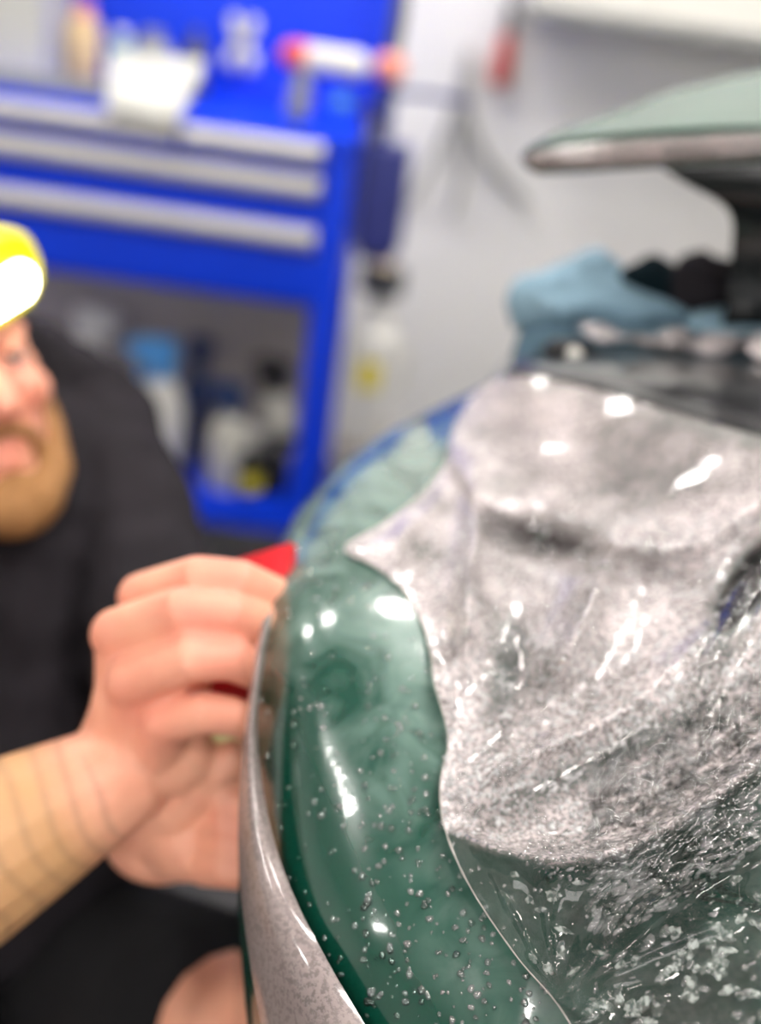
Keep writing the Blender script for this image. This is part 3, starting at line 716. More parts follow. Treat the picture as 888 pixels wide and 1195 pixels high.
# ------------------------------------------------------------------ protective film draped over the corner
FILM_B = [(1300, 628), (1000, 542), (888, 510), (740, 468), (640, 443), (590, 440), (552, 462), (530, 498), (520, 540), (490, 578), (445, 612), (402, 640), (440, 662), (475, 694), (498, 742), (508, 800), (523, 862), (514, 912), (518, 962), (546, 1030), (600, 1112), (655, 1178), (690, 1250), (700, 1340)]
FILM_I = [(1310, 640), (1310, 700), (1310, 800), (1310, 900), (1310, 1000), (1310, 1100), (1310, 1340)]
RIDGES = [  # polyline, height (m), half width px each side, fade at ends
 ([(549, 545), (553, 620), (547, 690), (543, 780)], .027, 24, 34, 1),
 ([(716, 634), (695, 690), (664, 760), (630, 815)], .032, 38, 28, 1),
 ([(402, 640), (455, 630), (505, 590), (528, 540)], .006, 26, 22, 1),
 ([(478, 600), (466, 640), (452, 668)], .006, 9, 16, 1),
 ([(505, 760), (512, 815), (524, 860)], .006, 14, 20, 1),
 ([(516, 922), (565, 905), (640, 872), (740, 820), (830, 730)], .014, 36, 30, 1),
 ([(528, 968), (580, 990), (640, 1002), (720, 992), (800, 950), (888, 885), (1000, 800)], .019, 70, 14, .4),
 ([(662, 1158), (712, 1100), (780, 1040), (888, 968), (1000, 900)], .014, 12, 22, .5),
 ([(655, 1165), (760, 1110), (888, 1060)], .004, 16, 26, .6),
 ([(650, 1150), (640, 1080), (655, 1020)], .003, 14, 14, 1),
 ([(640, 1140), (600, 1070), (575, 1020)], .003, 12, 12, 1),
 ([(760, 880), (830, 760), (900, 640)], .005, 9, 14, 1),
 ([(800, 880), (860, 760), (930, 650)], .004, 8, 12, 1),
 ([(690, 990), (790, 900), (920, 800)], .004, 10, 16, 1),
 ([(730, 990), (820, 930), (930, 850)], .003, 7, 10, 1),
 ([(822, 700), (850, 640), (885, 590)], .003, 9, 12, 1),
 ([(730, 640), (790, 560), (850, 520)], .003, 40, 40, 1),
 ([(600, 560), (660, 500), (740, 480)], .003, 30, 45, 1),
]
RIDGES = [(catmull(p, 14), *r) for p, *r in RIDGES]
def folds(x, y):
    h = np.zeros(np.shape(x))
    for poly, ht, wl, wr, fade in RIDGES:
        dd, pos, sg = seg_dist(x, y, poly)
        w = np.where(sg > 0, wl, wr)
        ends = np.where(pos < .5, sstep(-.02, .3 * fade, pos), sstep(1.02, 1 - .3 * fade, pos))
        r = np.sqrt((dd / w) ** 2 + .004) - .063
        h += 1.5 * ht * np.exp(-1.6 * r) * sstep(3.0, 1.2, dd / w) * (.25 + .75 * ends)
    h -= hollow(x, y)
    # rays pulled from the pinch near the bottom edge
    dx, dy = x - 655, y - 1165
    r = np.hypot(dx, dy); a = np.arctan2(-dy, dx)
    ray_ = (.5 + .5 * np.sin(a * 26 + .8 * np.sin(a * 7))) * sstep(8, 50, r) * sstep(230, 90, r) * sstep(-.4, .1, a) * sstep(2.7, 2.0, a)
    h += .0008 * ray_
    # pinched knot
    h += .011 * np.exp(-(((x - 668) / 30) ** 2 + ((y - 1158) / 24) ** 2))
    return h
def film_d(x, y):
    tk = tuck(x, y) * .55
    return d0(x, y) - ledge_h(x, y) - tk - .0022 - folds(x, y)
FS, FU = 420, 300
FX, FY, FD, FP = sheet(FILM_B, FILM_I, FS, FU, film_d, None, 1.25)
# small wrinkles
wr = np.array([noise.fractal(Vector(p * 55.0), 1.0, 2.0, 3) for p in FP.reshape(-1, 3)]).reshape(FX.shape)
FP = FP - FW * (wr * .0005)[..., None]
g = G(); g.add(FP.reshape(-1, 3), grid_faces(FS, FU))
film = build('protective_film', g, M['film'], None, True)
tag(film, 'clear wrinkled protective film, wet and milky, draped over the green car corner', 'film')
def milk_fun(x, y):
    R4 = np.array([(500, 965), (528, 968), (580, 990), (640, 1004), (720, 996), (800, 955), (888, 890), (1000, 800), (1400, 560)])
    above = sstep(14, -8, y - np.interp(x, R4[:, 0], R4[:, 1]))
    m = .05 + .88 * above
    # greener, thinner beads in the lee of the folds, bare over painted dark patches
    def hole(cx, cy, rx, ry, ang, amt):
        c, s = math.cos(math.radians(ang)), math.sin(math.radians(ang))
        u = ((x - cx) * c + (y - cy) * s) / rx; v = (-(x - cx) * s + (y - cy) * c) / ry
        return amt * np.exp(-(u * u + v * v))
    m = m - hole(592, 785, 28, 95, 12, .80) - hole(490, 640, 26, 22, -40, .40) - hole(650, 915, 100, 22, -25, .70) - hole(770, 850, 80, 24, -32, .5)
    m = m - hole(872, 682, 66, 27, -58, 1.6) - hole(730, 540, 60, 60, 0, .45) - hole(840, 500, 90, 26, 15, .5) - hole(800, 560, 60, 40, 0, .25)
    m = m - hole(642, 628, 80, 24, 13, .85) - hole(820, 780, 40, 14, -40, .3) - hole(850, 830, 60, 40, -30, .18) - hole(700, 960, 110, 16, -22, .3)
    return np.clip(m, .04, 1)
attr(film, 'milk', milk_fun(FX, FY).reshape(-1))

FB_ = catmull(FILM_B, FS)
ed = [i for i in range(0, FS, 2) if 480 < FB_[i][1] < 1260 and FB_[i][0] < 760 and i > FS * .25]
build('film_edge', G().tube([FP[i, 0] - FW * .0006 for i in ed], [.0003 + .0006 * abs(noise.noise(Vector((i * .13, 0, 0)))) for i in ed], 6), M['edge'], film, True)  # pale tube on the rim, imitates light caught by the film's edge

# film strip left hanging over the flank's edge
L_out = catmull([(304, 728), (297, 760), (287, 830), (280, 900), (278, 980), (283, 1060), (296, 1150), (320, 1260), (345, 1340)], 90)
L_in = catmull([(318, 712), (309, 770), (300, 850), (312, 950), (338, 1035), (378, 1115), (425, 1195), (470, 1260), (520, 1340)], 90)
pts = []
for i in range(90):
    row = []
    for j in range(16):
        u = j / 15; x, y = L_out[i] * (1 - u) + L_in[i] * u
        d = float(d0(x, y)); e = max(0, 1 - u * np.linalg.norm(L_in[i] - L_out[i]) / 95.)
        d = d - .010 - .012 * math.sin(math.pi * min(1, u * .9 + .1)) + .020 * (1 - math.sqrt(max(0, 1 - e * e))) * .5
        row.append(D(x, y, d))
    pts.append(row)
g = G(); pp = np.array(pts); g.add(pp.reshape(-1, 3), grid_faces(90, 16))
g.add((pp + FW * .0012).reshape(-1, 3), [f[::-1] for f in grid_faces(90, 16)])
strip = build('film_strip', g, M['film_strip'], None, True)
tag(strip, 'narrow brownish strip of wet film curling along the left edge of the green panel', 'film')
attr(strip, 'milk', np.full(len(strip.data.vertices), 1.6))

# ------------------------------------------------------------------ water: beads and pools
def D_arr(x, y, d): return CP + (FW + RT * ((x - 444) / F_PX)[..., None] - UP * ((y - 597.5) / F_PX)[..., None]) * d[..., None]
def frames(xy, fun):
    """place, two tangents and normal of the sheet at many image positions at once"""
    x, y = np.array(xy, float).T; e = 3.0
    p = D_arr(x, y, fun(x, y)); a = D_arr(x + e, y, fun(x + e, y)) - p; b = D_arr(x, y - e, fun(x, y - e)) - p
    n = np.cross(a, b); n /= np.linalg.norm(n, axis=1)[:, None]
    n *= np.sign(((CP - p) * n).sum(1))[:, None]
    a /= np.linalg.norm(a, axis=1)[:, None]; b = np.cross(n, a)
    return p, a, b, n
def drop_mesh(g, p, a, b, n, rx, ry, h, ang, seg=9, wob=.25, prof=((1, 0), (.82, .55), (.45, .9))):
    c, s = math.cos(ang), math.sin(ang)
    A, B = a * c + b * s, -a * s + b * c
    ph = rnd.random() * 6
    vs = []
    for rr, hh in prof:
        for k in range(seg):
            t = 2 * math.pi * k / seg; w = 1 + wob * math.sin(2 * t + ph) + wob * .6 * math.sin(3 * t + 2 * ph) + (wob * .5 * math.sin(5 * t + 3 * ph) + wob * .3 * math.sin(8 * t + ph) if seg > 15 else 0)
            vs.append(p + A * rx * rr * w * math.cos(t) + B * ry * rr * w * math.sin(t) + n * h * hh)
    vs.append(p + n * h)
    fs = [(r * seg + k, r * seg + (k + 1) % seg, (r + 1) * seg + (k + 1) % seg, (r + 1) * seg + k) for r in (0, 1) for k in range(seg)]
    fs += [(2 * seg + k, 2 * seg + (k + 1) % seg, 3 * seg) for k in range(seg)]
    g.add(vs, fs)
def in_poly(x, y, poly):
    c = False; n = len(poly)
    for i in range(n):
        (x1, y1), (x2, y2) = poly[i], poly[i - 1]
        if (y1 > y) != (y2 > y) and x < (x2 - x1) * (y - y1) / (y2 - y1) + x1: c = not c
    return c
filmpoly = [tuple(p) for p in catmull(FILM_B, 160)] + [(1300, 1340)]
spots = []
while len(spots) < 5600:
    x, y = rnd.uniform(500, 910), rnd.uniform(600, 1210)
    if not in_poly(x, y, filmpoly): continue
    R4y = np.interp(x, [500, 580, 640, 720, 800, 888], [965, 990, 1004, 996, 955, 890])
    dens = .85 if y < R4y else .06
    if x > 690 and abs(y - (R4y + 20)) < 75 and y > 870: dens = 1.0
    if y > 780 + (888 - x) * .7 and y < R4y + 20 + (x - 640) * .30: dens = 1.0
    if x > 820 and 640 < y < 740: dens = 1.0
    if abs((x - 872) * .85 + (y - 684) * .53) < 24 and abs(-(x - 872) * .53 + (y - 684) * .85) < 70 and rnd.random() > .25: continue
    if rnd.random() > dens: continue
    spots.append((x, y))
g, g_m = G(), G()
for (x, y), p, a, b, n in zip(spots, *frames(spots, film_d)):
    r = rnd.choice([.0005, .0006, .0007, .0008, .0010, .0013]) * rnd.uniform(.8, 1.15)
    near = x > 690 and y > 1270 - .55 * x
    if near: r *= rnd.uniform(1.1, 1.9)
    stretch = 1.0 + (1.6 * rnd.random() if near else .4 * rnd.random())
    drop_mesh(g if near or y > 985 else g_m, p, a, b, n, r * stretch, r, r * .75, math.radians(35 + rnd.uniform(-18, 18)), 7)
dp = build('water_drops', g, M['water'], film, True); dp['kind'] = 'stuff'
dp = build('soapy_beads', g_m, M['milky'], film, True); dp['kind'] = 'stuff'
spots = []
bodypoly = [tuple(p) for p in catmull(BODY_B, 160)][20:] + [(720, 1340)]
while len(spots) < 420:
    x, y = rnd.uniform(290, 640), rnd.uniform(640, 1200)
    if in_poly(x, y, filmpoly) or not in_poly(x - 14, y, bodypoly): continue
    if rnd.random() > (.4 if x < 420 else 1): continue
    spots.append((x, y))
g = G()
for p, a, b, n in zip(*frames(spots, bodyfun)):
    r = rnd.choice([.0006, .0009, .0012, .0016]) * rnd.uniform(.8, 1.2)
    drop_mesh(g, p, a, b, n, r, r, r * .7, rnd.random() * 6, 8, .12)
dp = build('water_drops', g, M['water'], car, True); dp['kind'] = 'stuff'
# flat irregular pools and bubbles trapped at the bottom of the film
pools = [(645,1045,.0030,.0060,70),(632,1062,.0022,.0045,80),(657,1085,.0018,.006,60),(690,1060,.003,.004,30),(712,1022,.0035,.003,20),(728,1010,.0045,.0045,40),
 (746,1028,.006,.004,30),(760,1060,.0060,.0045,15),(786,1087,.0052,.0050,10),(775,1047,.003,.004,0),(806,1012,.005,.003,40),(836,1082,.005,.0035,-20),(848,1093,.006,.003,-10),
 (828,1100,.004,.003,30),(843,1110,.0065,.0035,-10),(840,1122,.006,.003,5),(866,1072,.004,.0035,0),(884,1078,.005,.003,-20),(808,1103,.006,.003,70),(802,1115,.004,.003,60),
 (820,1128,.007,.0028,40),(806,1145,.005,.003,70),(806,1160,.006,.004,0),(838,1135,.005,.0035,20),(850,1155,.003,.005,90),(786,1128,.0055,.003,50),(774,1140,.005,.003,30),
 (792,1118,.004,.0028,80),(725,1130,.005,.005,0),(742,1122,.004,.004,10),(752,1170,.005,.004,30),(738,1178,.006,.004,20),(768,1178,.004,.004,0),(756,1192,.005,.003,0),
 (878,1160,.004,.003,0),(885,1048,.003,.004,0),(700,1112,.002,.005,75),(688,1105,.002,.004,70),(655,1110,.004,.005,0),(668,1135,.005,.004,0),(640,1130,.003,.004,20),(622,1118,.003,.003,0),
 (690,1180,.005,.005,0),(704,1172,.003,.006,60),(618,1050,.002,.003,0),(674,1030,.002,.003,60),(600,1020,.002,.003,40),(872,1195,.004,.003,0),(722,1165,.0035,.004,0),(860,1025,.003,.002,20)]
for (x, y, rx, ry, ang), p, a, b, n in zip(pools, *frames([q[:2] for q in pools], film_d)):
    g = G()
    drop_mesh(g, p, a, b, n, rx * .72, ry * .72, .0004, math.radians(ang), 22, .24, ((1, 0), (.90, .9), (.5, 1)))
    build('water_pool', g, M['pool'], film, True)

# ------------------------------------------------------------------ cloths and film scraps on the rear deck
def cloth(name, rows, m, label, cat, th, bumpy, seed, n=(34, 60), group='cloths on the rear deck'):
    return tag(surf(name, rows, m, None, n, th, bumpy, seed), label, cat, group)
cloth('microfibre_cloth', [[(606, 428, .925), (660, 424, .91), (720, 410, .905), (790, 398, .90), (900, 392, .90), (1000, 400, .90)],
                           [(602, 400, .93), (650, 392, .90), (720, 388, .895), (790, 384, .89), (900, 382, .89), (1000, 390, .89)],
                           [(608, 372, .96), (660, 366, .95), (720, 366, .95), (790, 368, .95), (900, 368, .95), (1000, 376, .95)],
                           [(620, 366, 1.03), (660, 362, 1.03), (720, 360, 1.03), (790, 360, 1.03), (900, 362, 1.03), (1000, 370, 1.03)]],
      M['cloth2'], 'slate blue folded cloth lying under the light blue one', 'cloth', (0, .02, -.02), .006, 3)
cloth('microfibre_cloth', [[(600, 372, .95), (650, 376, .925), (700, 378, .92), (745, 378, .925), (800, 370, .94)],
                           [(596, 350, .945), (640, 352, .915), (690, 352, .91), (740, 360, .915), (800, 358, .935)],
                           [(608, 326, .955), (645, 318, .945), (690, 312, .945), (735, 338, .945), (790, 345, .955)],
                           [(630, 316, .99), (668, 302, .985), (706, 290, .985), (742, 326, .985), (788, 336, .99)],
                           [(640, 326, 1.04), (676, 310, 1.04), (712, 300, 1.04), (745, 330, 1.04), (788, 340, 1.04)]],
      M['cloth'], 'light blue crumpled microfibre cloth under the wing tip', 'cloth', (0, .015, -.010), .009, 11)
cloth('microfibre_cloth', [[(700, 336, .955), (735, 348, .94), (775, 352, .94), (815, 350, .95)],
                           [(712, 326, .955), (735, 322, .945), (770, 318, .945), (815, 330, .955)],
                           [(728, 318, .975), (745, 302, .97), (764, 294, .97), (800, 318, .98)],
                           [(735, 326, 1.01), (750, 310, 1.01), (768, 302, 1.01), (798, 326, 1.01)]],
      M['cloth3'], 'very dark teal cloth peaked behind the light blue cloth', 'cloth', (0, .015, -.012), .006, 21)
cloth('microfibre_cloth', [[(795, 384, .905), (830, 388, .89), (888, 388, .885), (980, 392, .885)],
                           [(806, 368, .905), (840, 366, .893), (888, 362, .888), (980, 368, .888)],
                           [(822, 358, .93), (850, 354, .925), (888, 350, .92), (980, 356, .92)]],
      M['cloth'], 'light blue folded cloth at the foot of the black wing pylon', 'cloth', (0, .015, -.010), .004, 31)
cloth('rag', [[(790, 352, .93), (830, 352, .915), (888, 350, .91), (980, 356, .91)],
              [(784, 325, .94), (815, 312, .93), (850, 322, .92), (980, 330, .92)],
              [(800, 300, .97), (825, 292, .96), (850, 300, .96), (980, 315, .96)]],
      M['shirt'], 'black rag piled against the black wing pylon', 'rag', (0, .015, -.012), .006, 41)
# loose film scraps: twisted pinkish strips across the trim
def scrap(pts, w, label, seed):
    P = catmull(pts, 60); g = G(); vs = []
    for i, (x, y, d) in enumerate(P):
        t = i / 59; a = 2.4 * math.sin(t * 7 + seed)
        off = (UP * math.cos(a) - FW * math.sin(a)) * w * (.6 + .4 * math.sin(t * 11 + seed))
        p = D(x, y, d); vs += [p - off, p - off * .3 + FW * .002, p + off * .3 - FW * .002, p + off]
    g.add(vs, grid_faces(60, 4))
    o = build('film_scrap', g, M['film'], None, True); attr(o, 'milk', np.full(240, .85))
    tag(o, label, 'film', 'loose film scraps')
scrap([(678, 384, .875), (730, 392, .86), (790, 402, .845), (850, 404, .835), (960, 415, .83)], .011, 'twisted pinkish film scrap along the lower edge of the black trim', 1)
scrap([(700, 390, .87), (770, 395, .85), (840, 392, .84), (960, 392, .83)], .008, 'thin pinkish film scrap lying just above the longer twisted one', 4)
kb = PY(672, 413, .85)
kn = thing('clip', D(672, 420, .87), 'small dark clip with a pale dot on the slate blue cloth', 'clip')
kp = D(668, 412, .878)
build('body', G().ell(kp, (.024, .014, .011), rotm('Z', -10)), M['black'], kn, True)
build('stud', G().ell(D(670, 413, .862), (.006, .005, .006)), M['white'], kn, True)

# ------------------------------------------------------------------ the installer
def V(x, y, d): return Vector(D(x, y, d))
per = thing('person', (-.25, .75, 0), 'person in black shirt with headlamp pressing film onto the car', 'person')
SK = G(); SH_ = G(); SO = G()
Lsh, Rsh = V(105, 500, 1.13), V(-245, 560, .88)
Lel, Lwr = V(186, 745, .97), V(188, 935, .755)
Rel, Rwr = V(-165, 1075, .60), V(138, 905, .645)
neck0 = (Lsh + Rsh) / 2 + Vector((.02, -.02, .03))
HC = V(-62, 450, .95)                      # centre of the skull
pel = V(-75, 1110, 1.10)
chest = (Lsh + Rsh) / 2 * .62 + pel * .38
# --- skin body: trunk, neck, arms, legs
SK.tube([pel, chest, neck0 - Vector((0, 0, .05))], [.10, .12, .09], 16)
SK.tube([neck0, neck0 * .5 + HC * .5, HC + Vector((0, 0, -.03))], [.058, .054, .055], 16)
SK.tube([Lsh, Lel], [.048, .040], 14); SK.tube([Lel, Lel * .5 + Lwr * .5, Lwr], [.041, .038, .028], 14)
SK.tube([Rsh, Rel], [.048, .042], 14)
SK.tube([Rel, Rel * .62 + Rwr * .38, Rel * .3 + Rwr * .7, Rwr], [.047, .050, .041, .031], 18)
# --- right hand
def finger(pts, rads): SK.tube([V(*p) for p in pts], [r * 1.26 for r in rads], 12)
mcp = [(166, 697, .648), (136, 740, .628), (152, 796, .615), (192, 842, .612)]
w0 = (138, 905, .645)
for i, m_ in enumerate(mcp):
    base = (w0[0] + (i - 1.2) * 14, w0[1] - 12, w0[2] + .004)
    mid = tuple(.45 * base[k] + .55 * m_[k] for k in range(3))
    SK.tube([V(*base), V(mid[0] + 8, mid[1], mid[2] + .002), V(*m_)], [.020, .0165, .0125], 12)
SK.ell(V(165, 835, .640), (.030, .022, .040))
SK.ell(V(200, 880, .645), (.026, .020, .026))
finger([mcp[0], (232, 675, .628), (282, 678, .632), (322, 694, .645)], [.0118, .0108, .0098, .0085])
finger([mcp[1], (212, 713, .606), (270, 716, .612), (316, 733, .632)], [.0122, .0112, .0100, .0088])
finger([mcp[2], (224, 768, .598), (270, 769, .606), (310, 788, .622)], [.0118, .0108, .0098, .0085])
finger([mcp[3], (238, 831, .602), (272, 836, .609), (302, 850, .618)], [.0105, .0096, .0088, .0078])
finger([(205, 880, .655), (236, 815, .672), (262, 765, .672), (285, 725, .668)], [.015, .0135, .0115, .0095])   # thumb behind the squeegee
# --- left hand, bracing below
SK.tube([Lwr, V(190, 962, .715), V(222, 972, .685)], [.030, .033, .030], 16)
SK.ell(V(185, 975, .705), (.036, .030, .030)); SK.ell(V(228, 972, .688), (.030, .022, .032))
finger([(172, 968, .692), (205, 937, .668), (240, 908, .656), (272, 884, .650)], [.017, .0155, .0120, .0095])
for k, (yy, l) in enumerate(((932, 1.0), (962, 1.06), (990, 1.0), (1012, .82))):
    finger([(240, 940 + k * 22, .676 - .002 * k), (262 + 8 * l, yy - 2, .654), (276 + 22 * l, yy + 4, .652), (282 + 40 * l, yy + 14, .662)], [.0115, .0108, .0096, .0082])
# --- legs
Lkn = V(304, 1228, .735); Lft = Vector((Lkn.x + .02, Lkn.y + .10, .09))
Rkn = V(-90, 1330, .80); Rft = Vector((Rkn.x - .02, Rkn.y + .12, .09))
hipL, hipR = pel + Vector((.10, .02, -.02)), pel + Vector((-.08, -.05, -.02))
for hp, k, f in ((hipL, Lkn, Lft), (hipR, Rkn, Rft)):
    SK.tube([hp, hp * .5 + k * .5, k], [.080, .072, .058], 18); SK.tube([k, k * .6 + f * .4 + Vector((0, .015, 0)), f], [.058, .055, .036], 16)
# --- head in its own frame: x = his left, y = forward, z = up
fwd = Vector(RT * .62 - FW * .75).normalized()
hup = Vector(UP * .90 - RT * .35); hup = (hup - fwd * hup.dot(fwd)).normalized()
hx = fwd.cross(hup)
HM = Matrix(((hx.x, fwd.x, hup.x), (hx.y, fwd.y, hup.y), (hx.z, fwd.z, hup.z)))
def H(x, y, z): return HC + HM @ Vector((x, y, z))
SK.ell(H(0, -.012, .030), (.074, .094, .084), HM); SK.ell(H(0, .025, -.030), (.062, .066, .082), HM)
SK.ell(H(0, .048, -.078), (.042, .040, .030), HM)                        # jaw and chin
SK.ell(H(0, .074, -.100), (.020, .016, .016), HM)
for s in (-1, 1):
    SK.ell(H(s * .031, .0745, .019), (.0165, .0135, .0125), HM)          # lid
    SK.ell(H(s * .036, .062, -.018), (.026, .022, .022), HM)             # cheek
    SK.tube([H(s * .012, .088, .030), H(s * .045, .072, .032)], [.009, .007], 8)   # brow
    SK.ell(H(s * .076, -.008, -.008), (.009, .018, .030), HM)            # ear
    SK.ell(H(s * .013, .094, -.030), (.009, .010, .008), HM)             # nostril wing
SK.tube([H(0, .086, .022), H(0, .099, .0), H(0, .111, -.026)], [.009, .0105, .0125], 10)   # nose
SK.tube([H(-.024, .080, -.060), H(0, .092, -.057), H(.024, .080, -.060)], [.005, .0065, .005], 8)
SK.tube([H(-.021, .079, -.070), H(0, .090, -.070), H(.021, .079, -.070)], [.005, .0075, .005], 8)
body_o = blob('body', SK, M['skin'], per, .0022, 5, .5)
co = np.empty(len(body_o.data.vertices) * 3, np.float32); body_o.data.vertices.foreach_get('co', co)
co = co.reshape(-1, 3) + np.array(per.location)
ra, rb = np.array(Rel), np.array(Rwr); ax = rb - ra; ln = np.linalg.norm(ax); ax /= ln
t_ = (co - ra) @ ax / ln; rad_ = np.linalg.norm((co - ra) - np.outer((co - ra) @ ax, ax), axis=1)
arm = (t_ > .0) & (t_ < 1.02) & (rad_ < .062)
attr(body_o, 'tan', np.where(arm, np.clip(1.0 - 1.6 * np.clip(t_ - .72, 0, 1) / .3, 0, 1) * .85, 0))
wob = t_ * 1.0 + .02 * np.sin(co[:, 2] * 90)
attr(body_o, 'ink', np.where(arm & (t_ < .93), .24 * sstep(.1, 1.0, np.sin(wob * 62 + 1.4 * np.sin(co[:, 0] * 70 + co[:, 2] * 40))), 0))
fl = np.zeros(len(co))
hl = (co - np.array(HC)) @ np.array(HM)
def bump_at(c, r): return np.exp(-(((hl - np.array(c)) / r) ** 2).sum(1))
fl += .45 * bump_at((0, .105, -.028), .022) + .35 * bump_at((.036, .08, -.018), .025) + .35 * bump_at((-.036, .08, -.018), .025) + .5 * bump_at((0, .09, -.064), .015)
for q in mcp + [(232, 675, .628), (212, 713, .606), (224, 768, .598), (282, 678, .63), (270, 716, .61), (270, 769, .606), (276, 960, .652)]:
    fl += .35 * np.exp(-((co - D(*q)) ** 2).sum(1) / .016 ** 2)
attr(body_o, 'flush', np.clip(fl, 0, .9))
# eyes
for s in (-1, 1):
    e = build('eye', G().ell(H(s * .031, .074, .014), (.0125, .0115, .0115), HM), M['eye'], per, True)
    build('iris', G().ell(H(s * .031 + .002, .0835, .012), (.0052, .003, .0052), HM), M['iris'], e, True)
# beard and hair
bd = G()
for s in (-1, 1):
    bd.tube([H(s * .068, .012, -.01), H(s * .062, .030, -.052), H(s * .044, .060, -.086), H(s * .016, .083, -.106)], [.012, .016, .019, .021], 12)
    bd.tube([H(s * .004, .096, -.045), H(s * .022, .088, -.050), H(s * .033, .074, -.070), H(s * .030, .070, -.09)], [.0055, .0065, .008, .012], 10)
bd.ell(H(0, .084, -.090), (.020, .012, .012), HM); bd.ell(H(0, .078, -.112), (.034, .024, .022), HM)
blob('beard', bd, M['beard'], per, .003, 3)
hr = G(); hr.ell(H(0, -.022, .042), (.080, .095, .084), HM)
blob('hair', hr, M['hair'], per, .004, 2)
# clothes
mid_up = lambda a, b, t: a * (1 - t) + b * t
SH_.tube([pel + Vector((0, 0, .02)), chest, neck0 - Vector((0, 0, .075))], [.150, .165, .105], 22)
SH_.tube([Rsh - Vector((0, 0, .02)), neck0 - Vector((0, 0, .05)), Lsh - Vector((0, 0, .02))], [.075, .085, .075], 18)
SH_.tube([Lsh, mid_up(Lsh, Lel, .55), mid_up(Lsh, Lel, 1.04)], [.073, .070, .066], 18)
SH_.tube([Rsh, mid_up(Rsh, Rel, .4), mid_up(Rsh, Rel, .62)], [.073, .070, .068], 18)
SH_.tube([Lsh, V(62, 455, 1.11), V(10, 430, 1.07)], [.070, .062, .06], 16)
SH_.tube([V(-30, 640, 1.02), V(-20, 820, 1.02), V(30, 1000, 1.00)], [.10, .12, .12], 18)
sh = blob('shirt', SH_, M['shirt'], per, .006, 6)
# soft folds in the cloth
_co = [(v.co.copy(), v.normal.copy()) for v in sh.data.vertices]; _out = []
for c0, nv in _co:
    w = c0 + per.location
    f = noise.noise(Vector((w.x * 9, w.y * 9, w.z * 4 + w.x * 10)))
    _out += list(c0 + nv * (.012 * f + .006 * noise.noise(w * 30)))
sh.data.vertices.foreach_set('co', _out); sh.data.update()
for hp, k in ((hipL, Lkn), (hipR, Rkn)):
    SO.tube([hp, mid_up(hp, k, .45), mid_up(hp, k, .80)], [.105, .095, .084], 18)
SO.ell(pel, (.17, .15, .11))
so = blob('shorts', SO, M['shorts'], per, .006, 5)
for f in (Lft, Rft):
    d_ = Vector((.35, -.9, 0)).normalized()
    shoe = G().tube([f + Vector((0, .02, -.045)), f + d_ * .07 + Vector((0, 0, -.048)), f + d_ * .17 + Vector((0, 0, -.058))], [.042, .044, .034], 14)
    shoe.tube([f + Vector((0, 0, .02)), f + Vector((0, 0, -.03))], [.042, .044], 14)
    shoe.v = [(x, y, max(z, .0)) for x, y, z in shoe.v]
    build('shoe', shoe, M['black'], per, True)

# headlamp on the forehead
lc = H(0, .098, .070)
hl_ = thing('headlamp', lc, 'yellow headlamp with a lit white lens on the forehead', 'headlamp')
tl_ = HM.to_4x4() @ rotm('Z', 12) @ rotm('Y', 18) @ rotm('X', -22)
def caps(w, r, dep, y0, m, name, par):
    g = G(); prof = []
    n = 10
    for s in (1, -1):
        for k in range(n + 1):
            a = math.radians(-90 + 180 * k / n); prof.append((s * (w + r * math.cos(a)), s * r * math.sin(a)))
    T = Matrix.Translation(lc) @ tl_
    rings = [(1.0, y0), (1.0, y0 + dep * .75), (.90, y0 + dep)]
    vs = [T @ Vector((x * k, y, z * k)) for k, y in rings for x, z in prof]; q = len(prof)
    fs = [(i * q + j, i * q + (j + 1) % q, (i + 1) * q + (j + 1) % q, (i + 1) * q + j) for i in range(2) for j in range(q)] + [tuple(range(q))[::-1], tuple(2 * q + j for j in range(q))]
    g.add(vs, fs); return build(name, g, m, par, True, 35)
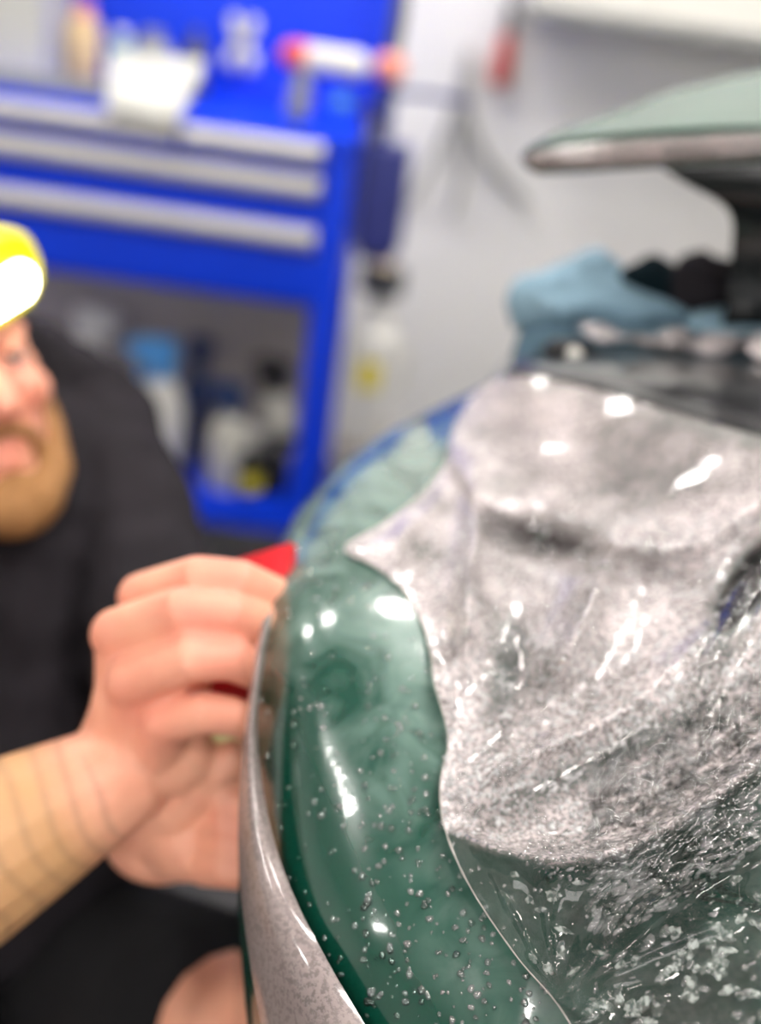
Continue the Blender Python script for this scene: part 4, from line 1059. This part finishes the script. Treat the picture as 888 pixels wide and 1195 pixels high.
caps(.034, .033, .036, -.012, M['lampcase'], 'case', hl_)
g = G(); T = Matrix.Translation(lc) @ tl_
caps_l = []
lens = G(); prof = []
for s in (1, -1):
    for k in range(11):
        a = math.radians(-90 + 180 * k / 10); prof.append((s * (.033 + .0155 * math.cos(a)), s * .0155 * math.sin(a)))
q = len(prof)
vs = [T @ Vector((x * k, y, z * k - .008)) for k, y in ((1, .018), (1, .027), (.7, .031)) for x, z in prof]
lens.add(vs, [(i * q + j, i * q + (j + 1) % q, (i + 1) * q + (j + 1) % q, (i + 1) * q + j) for i in range(2) for j in range(q)] + [tuple(range(q))[::-1], tuple(2 * q + j for j in range(q))])
build('lens', lens, M['lens'], hl_, True, 35)
g = G(); vs = []; n = 48
for k in range(n):
    a = 2 * math.pi * k / n
    for dz in (-.013, .013):
        for rr in (1.0, 1.03):
            vs.append(H(.084 * rr * math.cos(a), -.014 + .104 * rr * math.sin(a), .064 + dz))
g.add(vs, [(4 * k + a, 4 * ((k + 1) % n) + a, 4 * ((k + 1) % n) + b, 4 * k + b) for k in range(n) for a, b in ((0, 1), (1, 3), (3, 2), (2, 0))])
build('strap', g, M['strap'], hl_, True, 40)

# red squeegee card under the fingers
sq = [V(268, 652, .662), V(332, 632, .650), V(318, 835, .632), V(240, 812, .640)]
nn = (sq[1] - sq[0]).cross(sq[3] - sq[0]).normalized()
if nn.dot(Vector(FW)) < 0: nn = -nn
so_ = thing('squeegee', sq[2], 'red plastic squeegee card held under the fingers', 'squeegee')
build('card', G().prism([p + nn * .004 for p in sq], nn * .006), M['red'], so_)
build('felt_edge', G().prism([sq[1] + nn * .003, sq[1] + (sq[1] - sq[0]) * .06 + nn * .003, sq[2] + (sq[2] - sq[3]) * .06 + nn * .003, sq[2] + nn * .003], nn * .008), M['red'], so_)
# cream sponge block tucked behind the hands
sb = G().box((-.03, -.02, -.025), (.03, .02, .025), .008, at(V(262, 868, .672), rotm('Y', 20)))
tag(build('sponge', sb, M['tan'], None, True, 60), 'cream sponge pressed against the car between both hands', 'sponge')
